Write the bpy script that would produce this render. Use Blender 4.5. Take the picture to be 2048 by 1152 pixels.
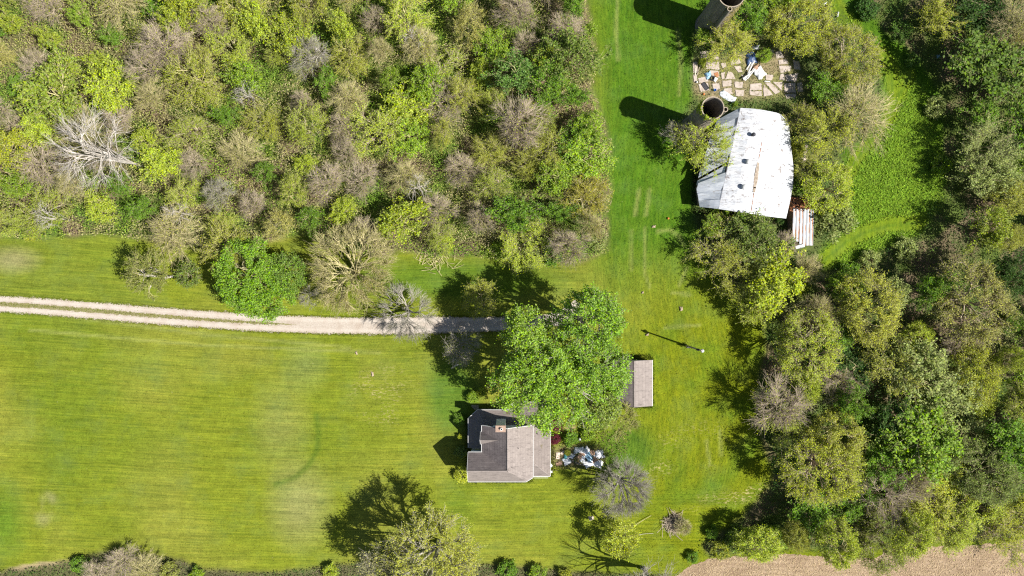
import bpy, math, random
import numpy as np
from mathutils import Vector

for o in list(bpy.data.objects):
    bpy.data.objects.remove(o)
SC = bpy.context.scene
COL = SC.collection
R = math.radians

# ------------------------------------------------------------------ camera, light, exposure
CAM_H = 136.5
cam_d = bpy.data.cameras.new('camera')
cam_d.sensor_width = 36.0
cam_d.lens = 24.0
cam_d.clip_start = 1.0
cam_d.clip_end = 4000.0
cam = bpy.data.objects.new('camera', cam_d)
cam.location = (0, 0, CAM_H)
COL.objects.link(cam)
SC.camera = cam

SUN_EL = R(49.0)
sun_h = (0.945, -0.327)
sun_vec = Vector((sun_h[0] * math.cos(SUN_EL), sun_h[1] * math.cos(SUN_EL), math.sin(SUN_EL)))
sd = bpy.data.lights.new('sun', 'SUN')
sd.energy = 4.95
sd.angle = R(0.5)
sd.color = (1.0, 0.955, 0.88)
sun = bpy.data.objects.new('sun', sd)
sun.rotation_euler = sun_vec.to_track_quat('Z', 'Y').to_euler()
sun.location = (60, -20, 90)
COL.objects.link(sun)

W = bpy.data.worlds.new('World')
SC.world = W
W.use_nodes = True
wn = W.node_tree
bg = wn.nodes['Background']
sky = wn.nodes.new('ShaderNodeTexSky')
sky.sky_type = 'NISHITA'
sky.sun_disc = False
sky.sun_elevation = SUN_EL
sky.sun_rotation = math.atan2(sun_h[0], sun_h[1])
wn.links.new(sky.outputs[0], bg.inputs[0])
bg.inputs[1].default_value = 0.052

SC.view_settings.view_transform = 'Standard'
SC.view_settings.look = 'None'
SC.view_settings.exposure = 0.92
SC.view_settings.gamma = 1.0
SC.view_settings.use_curve_mapping = False
SC.cycles.use_denoising = False
SC.cycles.max_bounces = 5
SC.cycles.diffuse_bounces = 3
SC.cycles.glossy_bounces = 1
SC.cycles.transmission_bounces = 3
SC.cycles.filter_width = 1.2

# ------------------------------------------------------------------ helpers
def P(px, py, h=0.0):
    """a point seen at photo pixel (px, py) that stands h metres above the ground"""
    f = (1 - h / CAM_H) / 10.0
    return Vector(((px - 1024) * f, (576 - py) * f, h))

def tag(o, label=None, cat=None, group=None, kind=None):
    if label: o['label'] = label
    if cat: o['category'] = cat
    if group: o['group'] = group
    if kind: o['kind'] = kind
    return o

def link(name, me, parent=None, loc=None):
    o = bpy.data.objects.new(name, me)
    COL.objects.link(o)
    if loc is not None: o.location = loc
    if parent is not None: o.parent = parent
    return o

def empty(name, loc=(0, 0, 0), rz=0.0):
    o = bpy.data.objects.new(name, None)
    o.location = loc
    o.rotation_euler = (0, 0, rz)
    o.empty_display_size = 0.5
    COL.objects.link(o)
    return o

def np_mesh(name, verts, faces_list, mats=(), mat_idx=None, col=None, smooth=False, alpha=None):
    """verts (N,3); faces_list: list of (M,k) int arrays"""
    me = bpy.data.meshes.new(name)
    verts = np.asarray(verts, dtype=np.float32)
    me.vertices.add(len(verts))
    me.vertices.foreach_set('co', verts.ravel())
    faces_list = [np.asarray(f, dtype=np.int32) for f in faces_list if len(f)]
    nl = sum(f.size for f in faces_list)
    npoly = sum(len(f) for f in faces_list)
    me.loops.add(nl)
    me.loops.foreach_set('vertex_index', np.concatenate([f.ravel() for f in faces_list]))
    me.polygons.add(npoly)
    starts = []
    s = 0
    for f in faces_list:
        k = f.shape[1]
        starts.append(s + np.arange(len(f)) * k)
        s += f.size
    me.polygons.foreach_set('loop_start', np.concatenate(starts).astype(np.int32))
    if smooth:
        me.polygons.foreach_set('use_smooth', np.ones(npoly, dtype=bool))
    for m in mats: me.materials.append(m)
    if mat_idx is not None:
        me.polygons.foreach_set('material_index', np.asarray(mat_idx, dtype=np.int32))
    if col is not None:
        ca = me.color_attributes.new('col', 'FLOAT_COLOR', 'POINT')
        c4 = np.ones((len(verts), 4), dtype=np.float32)
        c4[:, :3] = col
        if alpha is not None: c4[:, 3] = alpha
        ca.data.foreach_set('color', c4.ravel())
    me.update(calc_edges=True)
    return me

class MB:
    """collects polygons into one mesh"""
    def __init__(s): s.v = []; s.f = []; s.m = []
    def poly(s, pts, mi=0):
        n = len(s.v); s.v += [tuple(p) for p in pts]; s.f.append(list(range(n, n + len(pts)))); s.m.append(mi)
    def slab(s, pts, t, mi=0):
        """polygon pts extruded downwards by t"""
        a = [Vector(p) for p in pts]; b = [p - Vector((0, 0, t)) for p in a]
        s.poly(a, mi); s.poly(b[::-1], mi)
        k = len(a)
        for i in range(k): s.poly([a[i], b[i], b[(i + 1) % k], a[(i + 1) % k]], mi)
    def box(s, x0, x1, y0, y1, z0, z1, mi=0, rot=0.0, org=(0, 0, 0)):
        c, sn = math.cos(rot), math.sin(rot)
        def T(x, y, z): return (org[0] + x * c - y * sn, org[1] + x * sn + y * c, org[2] + z)
        q = [T(x0, y0, z0), T(x1, y0, z0), T(x1, y1, z0), T(x0, y1, z0), T(x0, y0, z1), T(x1, y0, z1), T(x1, y1, z1), T(x0, y1, z1)]
        n = len(s.v); s.v += q
        for f in ((3, 2, 1, 0), (4, 5, 6, 7), (0, 1, 5, 4), (1, 2, 6, 5), (2, 3, 7, 6), (3, 0, 4, 7)):
            s.f.append([n + i for i in f]); s.m.append(mi)
    def bar(s, a, b, w, h=None, mi=0):
        """rectangular bar from a to b"""
        a = Vector(a); b = Vector(b); h = h or w
        d = (b - a).normalized(); up = Vector((0, 0, 1)) if abs(d.z) < 0.95 else Vector((1, 0, 0))
        u = d.cross(up).normalized() * w / 2; v = u.cross(d).normalized() * h / 2
        q = [a - u - v, a + u - v, a + u + v, a - u + v, b - u - v, b + u - v, b + u + v, b - u + v]
        n = len(s.v); s.v += [tuple(p) for p in q]
        for f in ((3, 2, 1, 0), (4, 5, 6, 7), (0, 1, 5, 4), (1, 2, 6, 5), (2, 3, 7, 6), (3, 0, 4, 7)):
            s.f.append([n + i for i in f]); s.m.append(mi)
    def lathe(s, prof, n=20, org=(0, 0, 0), mi=0, close=False):
        b = len(s.v)
        for r, z in prof:
            for i in range(n):
                a = 2 * math.pi * i / n
                s.v.append((org[0] + r * math.cos(a), org[1] + r * math.sin(a), org[2] + z))
        m = len(prof)
        for j in range(m if close else m - 1):
            for i in range(n):
                j2 = (j + 1) % m
                s.f.append([b + j * n + i, b + j * n + (i + 1) % n, b + j2 * n + (i + 1) % n, b + j2 * n + i]); s.m.append(mi)
    def disc(s, r, z, n=20, org=(0, 0, 0), mi=0):
        s.poly([(org[0] + r * math.cos(2 * math.pi * i / n), org[1] + r * math.sin(2 * math.pi * i / n), org[2] + z) for i in range(n)], mi)
    def mesh(s, name, mats, smooth=False):
        me = bpy.data.meshes.new(name)
        me.from_pydata(s.v, [], s.f)
        for m in (mats if isinstance(mats, (list, tuple)) else [mats]): me.materials.append(m)
        me.polygons.foreach_set('material_index', s.m)
        if smooth: me.polygons.foreach_set('use_smooth', [True] * len(s.f))
        me.update()
        return me
    def obj(s, name, mats, parent=None, smooth=False): return link(name, s.mesh(name, mats, smooth), parent)

_grids = {}
def vnoise(x, y, seed=0):
    """smooth value noise 0..1, period 64"""
    if seed not in _grids: _grids[seed] = np.random.RandomState(seed + 7).rand(64, 64)
    g = _grids[seed]
    x = np.asarray(x, float); y = np.asarray(y, float)
    xi = np.floor(x).astype(int); yi = np.floor(y).astype(int)
    fx = x - xi; fy = y - yi
    fx = fx * fx * (3 - 2 * fx); fy = fy * fy * (3 - 2 * fy)
    a = g[yi % 64, xi % 64]; b = g[yi % 64, (xi + 1) % 64]; c = g[(yi + 1) % 64, xi % 64]; d = g[(yi + 1) % 64, (xi + 1) % 64]
    return (a * (1 - fx) + b * fx) * (1 - fy) + (c * (1 - fx) + d * fx) * fy
def fbm(x, y, seed=0, oct=3):
    t = 0; w = 1; s = 0
    for i in range(oct):
        t = t + w * vnoise(np.asarray(x) * 2 ** i, np.asarray(y) * 2 ** i, seed + i * 13); s += w; w *= 0.5
    return t / s
def pip(x, y, poly):
    x = np.asarray(x, float); y = np.asarray(y, float)
    ins = np.zeros(x.shape, bool); n = len(poly)
    for i in range(n):
        x1, y1 = poly[i]; x2, y2 = poly[(i + 1) % n]
        if y1 == y2: continue
        c = ((y1 > y) != (y2 > y)) & (x < (x2 - x1) * (y - y1) / (y2 - y1) + x1)
        ins ^= c
    return ins
def blur(a, n):
    for _ in range(n):
        b = np.pad(a, 1, mode='edge')
        a = (b[:-2, 1:-1] + b[2:, 1:-1] + b[1:-1, :-2] + b[1:-1, 2:] + 2 * b[1:-1, 1:-1]) / 6
    return a

# ------------------------------------------------------------------ materials
class NT:
    def __init__(s, name):
        s.mat = bpy.data.materials.new(name); s.mat.use_nodes = True
        s.t = s.mat.node_tree; s.n = s.t.nodes; s.b = s.n['Principled BSDF']; s.out = s.n['Material Output']
        s.b.inputs['Specular IOR Level'].default_value = 0.25
    def new(s, typ, **kw):
        n = s.n.new('ShaderNode' + typ)
        for k, v in kw.items():
            if k.startswith('i_'):
                n.inputs[int(k[2:])].default_value = v
            else: setattr(n, k, v)
        return n
    def l(s, a, b): s.t.links.new(a, b)
    def mixc(s, fac, a, b, mode='MIX'):
        n = s.new('Mix', data_type='RGBA', blend_type=mode)
        n.clamp_result = False
        for k, v in ((0, fac), (6, a), (7, b)):
            if hasattr(v, 'is_linked'): s.l(v, n.inputs[k])
            else: n.inputs[k].default_value = v if k == 0 else (*v, 1)
        return n.outputs[2]
    def math(s, op, a, b=0.0, c=0.0):
        n = s.new('Math', operation=op)
        for k, v in ((0, a), (1, b), (2, c)):
            if hasattr(v, 'is_linked'): s.l(v, n.inputs[k])
            else: n.inputs[k].default_value = v
        return n.outputs[0]
    def noise(s, scale, vec=None, detail=3, rough=0.6):
        n = s.new('TexNoise'); n.inputs['Scale'].default_value = scale; n.inputs['Detail'].default_value = detail; n.inputs['Roughness'].default_value = rough
        if vec is not None: s.l(vec, n.inputs['Vector'])
        return n.outputs['Fac']
    def ramp(s, fac, lo, hi, a=0.0, b=1.0):
        n = s.new('MapRange'); n.inputs[1].default_value = lo; n.inputs[2].default_value = hi; n.inputs[3].default_value = a; n.inputs[4].default_value = b
        s.l(fac, n.inputs[0]); return n.outputs[0]
    def bump(s, h, strength=0.5, dist=0.1):
        n = s.new('Bump'); n.inputs['Strength'].default_value = strength; n.inputs['Distance'].default_value = dist
        s.l(h, n.inputs['Height']); s.l(n.outputs[0], s.b.inputs['Normal']); return n
    def coords(s, kind='Object'): return s.new('TexCoord').outputs[kind]
    def scaled(s, vec, sc):
        n = s.new('Mapping'); n.inputs['Scale'].default_value = sc; s.l(vec, n.inputs[0]); return n.outputs[0]

def rough_mat(name, c1, c2, scale=4.0, rough=0.85, stretch=(1, 1, 1), bump=0.3, c3=None, s3=1.0, f3=0.6, metallic=0.0, space='Object', dist=0.03, lo=0.35, hi=0.65):
    m = NT(name)
    v = m.scaled(m.coords(space), stretch)
    n = m.noise(scale, v)
    c = m.mixc(m.ramp(n, lo, hi), c1, c2)
    if c3: c = m.mixc(m.ramp(m.noise(s3, v, 4), f3, f3 + 0.12), c, c3)
    m.l(c, m.b.inputs['Base Color'])
    m.b.inputs['Roughness'].default_value = rough; m.b.inputs['Metallic'].default_value = metallic
    if bump: m.bump(n, bump, dist)
    return m.mat

def leaf_mat(name, trans=0.4, gloss=False, var=0.45):
    m = NT(name)
    oi = m.new('ObjectInfo'); rnd = m.new('NewGeometry').outputs['Random Per Island']
    hs = m.new('HueSaturation')
    m.l(oi.outputs['Color'], hs.inputs['Color'])
    m.l(m.ramp(rnd, 0, 1, 0.482, 0.515), hs.inputs['Hue'])
    m.l(m.ramp(m.math('FRACT', m.math('MULTIPLY', rnd, 17.31)), 0, 1, 1 - var, 1 + var), hs.inputs['Value'])
    m.l(m.ramp(m.math('FRACT', m.math('MULTIPLY', rnd, 5.73)), 0, 1, 0.78, 1.08), hs.inputs['Saturation'])
    m.l(hs.outputs[0], m.b.inputs['Base Color'])
    m.b.inputs['Roughness'].default_value = 0.5 if gloss else 0.6
    m.b.inputs['Specular IOR Level'].default_value = 0.2 if gloss else 0.12
    tr = m.new('BsdfTranslucent'); m.l(m.mixc(1.0, hs.outputs[0], (1.15, 1.1, 0.55), 'MULTIPLY'), tr.inputs[0])
    mx = m.new('MixShader'); mx.inputs[0].default_value = trans
    m.l(m.b.outputs[0], mx.inputs[1]); m.l(tr.outputs[0], mx.inputs[2]); m.l(mx.outputs[0], m.out.inputs[0])
    return m.mat

def vcol_leaf(name, trans=0.35, var=0.4):
    m = NT(name)
    at = m.new('Attribute'); at.attribute_name = 'col'
    rnd = m.new('NewGeometry').outputs['Random Per Island']
    hs = m.new('HueSaturation'); m.l(at.outputs['Color'], hs.inputs['Color'])
    m.l(m.ramp(rnd, 0, 1, 0.485, 0.512), hs.inputs['Hue'])
    m.l(m.ramp(m.math('FRACT', m.math('MULTIPLY', rnd, 17.31)), 0, 1, 1 - var, 1 + var), hs.inputs['Value'])
    m.l(hs.outputs[0], m.b.inputs['Base Color']); m.b.inputs['Roughness'].default_value = 0.7
    tr = m.new('BsdfTranslucent'); m.l(hs.outputs[0], tr.inputs[0])
    mx = m.new('MixShader'); mx.inputs[0].default_value = trans
    m.l(m.b.outputs[0], mx.inputs[1]); m.l(tr.outputs[0], mx.inputs[2]); m.l(mx.outputs[0], m.out.inputs[0])
    return m.mat

LEAF = leaf_mat('spring_leaves')
LEAFG = leaf_mat('glossy_leaves', 0.35, True, 0.5)
COVER = vcol_leaf('undergrowth_leaves')
def bark(name, a, b): return rough_mat(name, a, b, 2.5, 0.9, (1, 1, 0.25), 0.4)
BK_GREY = bark('grey_bark', (0.24, 0.215, 0.12), (0.38, 0.35, 0.20))
BK_PINK = bark('mauve_bark', (0.30, 0.245, 0.18), (0.48, 0.40, 0.30))
BK_TAN = bark('tan_bark', (0.34, 0.30, 0.15), (0.54, 0.48, 0.25))
BK_WHITE = bark('bleached_wood', (0.36, 0.32, 0.28), (0.56, 0.52, 0.47))
BK_ASH = bark('ashen_bark', (0.24, 0.22, 0.18), (0.40, 0.375, 0.31))

def roof_mat(name, c1, c2, c3, moss=False):
    m = NT(name)
    co = m.coords('Object')
    br = m.new('TexBrick'); br.inputs['Scale'].default_value = 1.0
    br.inputs['Brick Width'].default_value = 0.9; br.inputs['Row Height'].default_value = 0.30; br.inputs['Mortar Size'].default_value = 0.03
    br.inputs['Color1'].default_value = (*c1, 1); br.inputs['Color2'].default_value = (*c2, 1); br.inputs['Mortar'].default_value = (*c3, 1)
    sp = m.new('SeparateXYZ'); m.l(co, sp.inputs[0])
    cb = m.new('CombineXYZ'); m.l(sp.outputs[1], cb.inputs[0]); m.l(sp.outputs[2], cb.inputs[1])
    m.l(cb.outputs[0], br.inputs['Vector'])
    n1 = m.noise(0.9, m.scaled(co, (1, 1, 1)), 5); n2 = m.noise(9.0, co, 4, 0.8)
    c = m.mixc(m.ramp(n1, 0.35, 0.7), br.outputs['Color'], c3)
    c = m.mixc(m.ramp(n2, 0.3, 0.7, 0.0, 0.55), c, tuple(1.35 * k for k in c2))
    c = m.mixc(m.ramp(m.noise(1.3, m.scaled(co, (0.45, 2.2, 1)), 5, 0.75), 0.52, 0.66, 0, 0.55), c, tuple(0.5 * k for k in c3))
    if moss: c = m.mixc(m.ramp(m.noise(0.5, co, 5), 0.62, 0.7, 0, 0.8), c, (0.10, 0.085, 0.02))
    m.l(c, m.b.inputs['Base Color']); m.b.inputs['Roughness'].default_value = 0.9
    m.bump(n2, 0.35, 0.03)
    return m.mat
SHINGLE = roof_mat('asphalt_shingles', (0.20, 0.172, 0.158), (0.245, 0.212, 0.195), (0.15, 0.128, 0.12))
SHINGLE_SHADE = roof_mat('shaded_weathered_shingles', (0.145, 0.122, 0.12), (0.18, 0.155, 0.15), (0.075, 0.062, 0.064), False)  # streaky shingles; shade of slopes turned from the sun put into the colour
SHINGLE_P = roof_mat('porch_shingles', (0.165, 0.14, 0.13), (0.205, 0.175, 0.16), (0.125, 0.105, 0.098), True)
SIDING = rough_mat('pale_siding', (0.62, 0.69, 0.73), (0.72, 0.78, 0.81), 1.2, 0.6, (1, 1, 8), 0.15)
WHITE = rough_mat('white_paint', (0.50, 0.50, 0.49), (0.62, 0.62, 0.61), 3, 0.5, bump=0.05)
GLASS = rough_mat('window_glass', (0.03, 0.04, 0.05), (0.05, 0.06, 0.07), 1, 0.08, bump=0)
BRICK = rough_mat('red_brick', (0.27, 0.18, 0.14), (0.36, 0.26, 0.20), 6, 0.9)
STONE = rough_mat('foundation_stone', (0.22, 0.21, 0.19), (0.32, 0.30, 0.28), 3, 0.9)
DARK = rough_mat('dark_metal', (0.03, 0.03, 0.035), (0.06, 0.06, 0.07), 5, 0.5, bump=0.1)
WOOD = rough_mat('weathered_wood', (0.24, 0.19, 0.14), (0.38, 0.32, 0.26), 3, 0.9, (1, 1, 0.3), 0.3)
PALEWOOD = rough_mat('pale_boards', (0.42, 0.34, 0.27), (0.58, 0.50, 0.42), 4, 0.85)
TANROCK = rough_mat('tan_fieldstone', (0.26, 0.20, 0.14), (0.36, 0.29, 0.21), 4, 0.9)
TARPW = rough_mat('white_plastic', (0.62, 0.63, 0.65), (0.76, 0.77, 0.79), 3, 0.4, bump=0.2, c3=(0.42, 0.37, 0.33), s3=1.4, f3=0.62)
TARPB = rough_mat('blue_plastic', (0.10, 0.22, 0.36), (0.35, 0.52, 0.62), 3, 0.4, bump=0.2)
TARPD = rough_mat('dark_blue_tarp', (0.025, 0.05, 0.11), (0.06, 0.10, 0.2), 3, 0.4, bump=0.2)
TEAL = rough_mat('teal_plastic', (0.05, 0.25, 0.26), (0.12, 0.38, 0.38), 3, 0.4, bump=0.2)
RUSTP = rough_mat('rusty_plate', (0.26, 0.10, 0.04), (0.38, 0.18, 0.09), 4, 0.8)
RUBBER = rough_mat('black_rubber', (0.015, 0.015, 0.017), (0.04, 0.04, 0.042), 8, 0.7)
BLUE = rough_mat('blue_bucket_plastic', (0.02, 0.16, 0.55), (0.03, 0.2, 0.62), 2, 0.4, bump=0)
ORANGE = rough_mat('orange_plastic', (0.6, 0.16, 0.04), (0.68, 0.2, 0.06), 2, 0.5, bump=0)
BROWNJ = rough_mat('brown_cardboard', (0.22, 0.13, 0.08), (0.36, 0.24, 0.17), 4, 0.9)
SLABM = rough_mat('old_concrete', (0.33, 0.28, 0.24), (0.43, 0.37, 0.325), 1.2, 0.95, c3=(0.21, 0.18, 0.12), s3=1.6, f3=0.56, bump=0.3)
SILO = rough_mat('silo_concrete', (0.13, 0.115, 0.095), (0.25, 0.22, 0.185), 0.9, 0.95, (2.2, 2.2, 0.35), 0.4, c3=(0.15, 0.13, 0.07), s3=0.5, f3=0.6, lo=0.3, hi=0.7)
RIM = rough_mat('pale_silo_rim', (0.26, 0.215, 0.16), (0.36, 0.30, 0.23), 3, 0.9)
STUB = rough_mat('dry_straw', (0.34, 0.25, 0.14), (0.48, 0.37, 0.23), 5, 0.95)

def barn_mat():
    m = NT('white_barn_metal')
    co = m.coords('Object')
    rib = m.new('TexWave', wave_type='BANDS', bands_direction='Y'); rib.inputs['Scale'].default_value = 1.6; rib.inputs['Distortion'].default_value = 0.4
    m.l(co, rib.inputs[0])
    n1 = m.noise(0.35, m.scaled(co, (1, 3, 1)), 6, 0.7); n2 = m.noise(1.6, m.scaled(co, (0.5, 3, 1)), 5, 0.75)
    c = m.mixc(m.ramp(n1, 0.4, 0.6), (0.56, 0.57, 0.59), (0.42, 0.44, 0.47))
    c = m.mixc(m.ramp(n2, 0.50, 0.64, 0, 0.8), c, (0.20, 0.19, 0.185))
    c = m.mixc(m.ramp(m.noise(0.8, m.scaled(co, (1, 1, 1)), 8, 0.8), 0.57, 0.62, 0, 0.85), c, (0.13, 0.10, 0.085))
    m.l(c, m.b.inputs['Base Color']); m.b.inputs['Roughness'].default_value = 0.55
    m.bump(rib.outputs['Fac'], 0.25, 0.04)
    return m.mat
BARN = barn_mat()
BARN_OLD = rough_mat('dull_barn_metal', (0.42, 0.455, 0.51), (0.62, 0.65, 0.69), 0.8, 0.6, (0.6, 3, 1), 0.4, c3=(0.27, 0.23, 0.2), s3=0.9, f3=0.6)
BARNWALL = rough_mat('old_barn_boards', (0.16, 0.12, 0.09), (0.26, 0.21, 0.17), 1.5, 0.95, (3, 3, 0.2), 0.4)

def corr_mat():
    m = NT('rusty_corrugated_metal')
    co = m.coords('Object')
    sp = m.new('SeparateXYZ'); m.l(co, sp.inputs[0])
    w = m.math('SINE', m.math('MULTIPLY', sp.outputs[0], 2 * math.pi / 0.66))
    n = m.noise(1.2, m.scaled(co, (1.5, 0.35, 1)), 5)
    f = m.ramp(m.math('ADD', w, m.ramp(n, 0.3, 0.7, -0.9, 0.9)), 0.55, 1.0)
    c = m.mixc(f, (0.40, 0.42, 0.45), (0.34, 0.15, 0.06))
    c = m.mixc(m.ramp(m.noise(3, co, 4), 0.55, 0.7, 0, 0.6), c, (0.5, 0.47, 0.44))
    m.l(c, m.b.inputs['Base Color']); m.b.inputs['Roughness'].default_value = 0.6
    return m.mat
CORR = corr_mat()

# ------------------------------------------------------------------ regions in photo pixels
WOOD_W = [(-90, -90), (1165, -90), (1172, 0), (1186, 60), (1192, 120), (1182, 180), (1205, 235), (1224, 300), (1222, 380), (1216, 440), (1214, 505),
          (1150, 528), (1060, 522), (960, 512), (870, 514), (800, 500), (770, 520), (600, 470), (500, 490), (400, 500), (330, 486), (210, 470), (60, 478), (-90, 470)]
WOOD_E = [(1740, -90), (1742, 20), (1768, 62), (1815, 95), (1856, 150), (1880, 190), (1888, 290), (1895, 370), (1850, 410), (1840, 470), (1790, 486), (1700, 530),
          (1640, 548), (1610, 590), (1560, 625), (1520, 650), (1535, 700), (1520, 740), (1512, 800), (1520, 860), (1530, 900), (1548, 960), (1500, 1020), (1450, 1060), (1405, 1085),
          (1415, 1112), (1480, 1108), (1560, 1098), (1700, 1098), (1760, 1085), (1850, 1082), (1950, 1078), (2140, 1065), (2140, -90)]
BARN_W = [(1395, 60), (1440, 120), (1560, 90), (1620, 200), (1590, 260), (1600, 360), (1640, 500), (1600, 600), (1510, 640), (1440, 560), (1390, 480), (1380, 420), (1385, 300),
          (1500, 440), (1590, 440), (1595, 230), (1500, 205), (1400, 215), (1385, 100)]
BARNYARD = [(1386, 60), (1410, 55), (1500, 20), (1520, -90), (1660, -90), (1665, 20), (1740, 80), (1760, 150), (1765, 230), (1750, 275), (1680, 300), (1690, 350), (1702, 400), (1690, 460), (1640, 505),
            (1590, 560), (1600, 610), (1520, 640), (1450, 560), (1400, 500), (1385, 430), (1390, 330), (1350, 270), (1384, 200)]
MEADOW = [(1700, 20), (1745, 90), (1790, 120), (1850, 180), (1880, 260), (1890, 400), (1830, 480), (1760, 500), (1640, 548), (1640, 500), (1700, 440), (1705, 370), (1690, 320), (1760, 250), (1770, 180), (1740, 70), (1690, 40)]
FIELD = [(1340, 1160), (1385, 1130), (1420, 1118), (1480, 1112), (1560, 1108), (1640, 1112), (1700, 1116), (1745, 1118), (1790, 1096), (1870, 1092), (1960, 1090), (2060, 1078), (2600, 1030), (2600, 1900), (1150, 1900)]
SOUTH = [(-90, 1152), (0, 1142), (40, 1138), (140, 1122), (200, 1105), (300, 1108), (370, 1122), (400, 1136), (520, 1146), (640, 1134), (700, 1126), (980, 1128), (1060, 1136), (1200, 1146), (1340, 1150), (1340, 1280), (-90, 1280)]

# ------------------------------------------------------------------ ground
core_x = np.arange(-122, 122.01, 0.5); core_y = np.arange(-70, 70.01, 0.5)
GX, GY = np.meshgrid(core_x, core_y)
PX = GX * 10 + 1024; PY = 576 - GY * 10
def lerp(a, b, w): return a * (1 - w[..., None]) + np.asarray(b) * w[..., None]
def blob(cx, cy, rx, ry, soft=1.0, rot=0.0):
    c, s = math.cos(rot), math.sin(rot)
    dx = PX - cx; dy = PY - cy
    d = np.sqrt(((dx * c + dy * s) / rx) ** 2 + ((-dx * s + dy * c) / ry) ** 2)
    return np.clip((1.15 - d) / (0.3 * soft), 0, 1)
def stroke(pts, w, soft=2.5):
    d = np.full(PX.shape, 1e9)
    for (x1, y1), (x2, y2) in zip(pts[:-1], pts[1:]):
        L2 = (x2 - x1) ** 2 + (y2 - y1) ** 2
        t = np.clip(((PX - x1) * (x2 - x1) + (PY - y1) * (y2 - y1)) / L2, 0, 1)
        d = np.minimum(d, np.hypot(PX - x1 - t * (x2 - x1), PY - y1 - t * (y2 - y1)))
    return np.clip((w + soft - d) / soft, 0, 1)
N1 = fbm(GX / 14, GY / 14, 1, 4); N2 = fbm(GX / 4, GY / 4, 5, 3); N3 = fbm(GX / 30, GY / 30, 9, 3)
S = lambda a, lo, hi: np.clip((a - lo) / (hi - lo), 0, 1)
C = np.zeros(GX.shape + (3,)); C[:] = (0.136, 0.163, 0.014)                       # west lawn
C = lerp(C, (0.172, 0.180, 0.028), S(N1, 0.42, 0.70) * 0.7)
C = lerp(C, (0.085, 0.132, 0.010), S(N3, 0.5, 0.7) * 0.5)
# greener strip to the north and east
gs = S(PX, 1150, 1230) * S(-PY, -640, -470)
C = lerp(C, (0.058, 0.122, 0.008), gs)
el = S(PX, 1200, 1330) * S(PY, 520, 660)
C = lerp(C, (0.126, 0.152, 0.007), el)
C = lerp(C, (0.070, 0.128, 0.010), S(N2, 0.5, 0.75) * np.maximum(gs, el) * 0.5)
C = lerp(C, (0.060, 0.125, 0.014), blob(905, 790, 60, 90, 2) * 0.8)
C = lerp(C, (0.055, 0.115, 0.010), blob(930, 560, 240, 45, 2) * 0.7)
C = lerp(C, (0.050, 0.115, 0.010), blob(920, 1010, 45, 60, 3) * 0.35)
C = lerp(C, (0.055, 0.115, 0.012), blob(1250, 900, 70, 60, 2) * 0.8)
C = lerp(C, (0.205, 0.205, 0.075), blob(600, 1010, 70, 95, 3) * 0.75)
C = lerp(C, (0.19, 0.195, 0.07), blob(560, 850, 60, 120, 3) * 0.35)
C = lerp(C, (0.215, 0.21, 0.08), blob(95, 1010, 22, 45, 2, 0.3) * S(N2, 0.35, 0.6) * 0.9)
C = lerp(C, (0.060, 0.135, 0.012), blob(10, 1040, 50, 90, 3) * 0.6)
C = lerp(C, (0.215, 0.20, 0.09), blob(25, 520, 60, 30, 3) * 0.8)
C = lerp(C, (0.16, 0.20, 0.075), blob(610, 730, 50, 60, 4) * 0.5)
C = lerp(C, (0.055, 0.100, 0.010), stroke([(632, 830), (637, 865), (634, 900), (618, 930), (590, 955), (550, 969)], 1.6, 7) * 0.6)
C = lerp(C, (0.075, 0.135, 0.012), stroke([(1350, 1000), (1450, 960), (1510, 880)], 5, 20) * 0.5)
for (pts, wd) in (([(1262, 460), (1262, 540)], .5), ([(1290, 455), (1290, 550), (1300, 575)], .5), ([(1315, 463), (1340, 460), (1357, 472), (1369, 492)], 1.5), ([(1373, 536), (1358, 572)], 1),
                  ([(1345, 585), (1380, 590)], 1), ([(1440, 860), (1442, 910)], .8), ([(1412, 880), (1420, 930)], .8), ([(1278, 380), (1270, 430)], 2), ([(1299, 380), (1292, 430)], 2),
                  ([(1330, 655), (1400, 650)], .6), ([(1235, 0), (1232, 60), (1236, 120)], 1.5), ([(1355, 60), (1362, 120), (1358, 190)], 1.2), ([(100, 628), (400, 668), (700, 695)], .8), ([(60, 660), (400, 690), (760, 705)], .6)):
    C = lerp(C, (0.20, 0.215, 0.065), stroke(pts, wd, 4) * 0.55)
# worn, strawy patches (thatch left by the mower)
thatch = np.maximum.reduce([blob(770, 790, 70, 60, 2), blob(745, 748, 6, 10, 1.5) * 1.4, blob(1560, 965, 42, 24, 2), blob(1490, 990, 60, 16, 2, -0.3), blob(1330, 935, 40, 20, 2, -.3) * 0.8, blob(1400, 890, 90, 50, 2) * 0.5, blob(1420, 1000, 60, 30, 2) * 0.6])
THATCH = np.clip(thatch, 0, 1) * S(fbm(GX / 5, GY / 3, 21, 2), 0.35, 0.6)
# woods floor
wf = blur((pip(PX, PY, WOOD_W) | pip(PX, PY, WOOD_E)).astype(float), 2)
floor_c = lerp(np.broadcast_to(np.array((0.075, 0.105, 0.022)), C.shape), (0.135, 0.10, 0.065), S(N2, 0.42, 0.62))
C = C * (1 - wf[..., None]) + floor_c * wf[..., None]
yard = blur(pip(PX, PY, BARNYARD).astype(float), 3)
C = lerp(C, (0.085, 0.095, 0.035), yard * 0.8)
pad = blur(pip(PX, PY, [(1386, 118), (1470, 112), (1545, 98), (1570, 100), (1605, 150), (1606, 192), (1500, 200), (1400, 200), (1386, 190)]).astype(float), 2)
C = lerp(C, (0.17, 0.165, 0.065), pad); C = lerp(C, (0.22, 0.17, 0.11), pad * S(N2, 0.5, 0.6) * 0.7)
md = blur(pip(PX, PY, MEADOW).astype(float), 4)
C = lerp(C, (0.102, 0.168, 0.012), md * 0.9)
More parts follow.
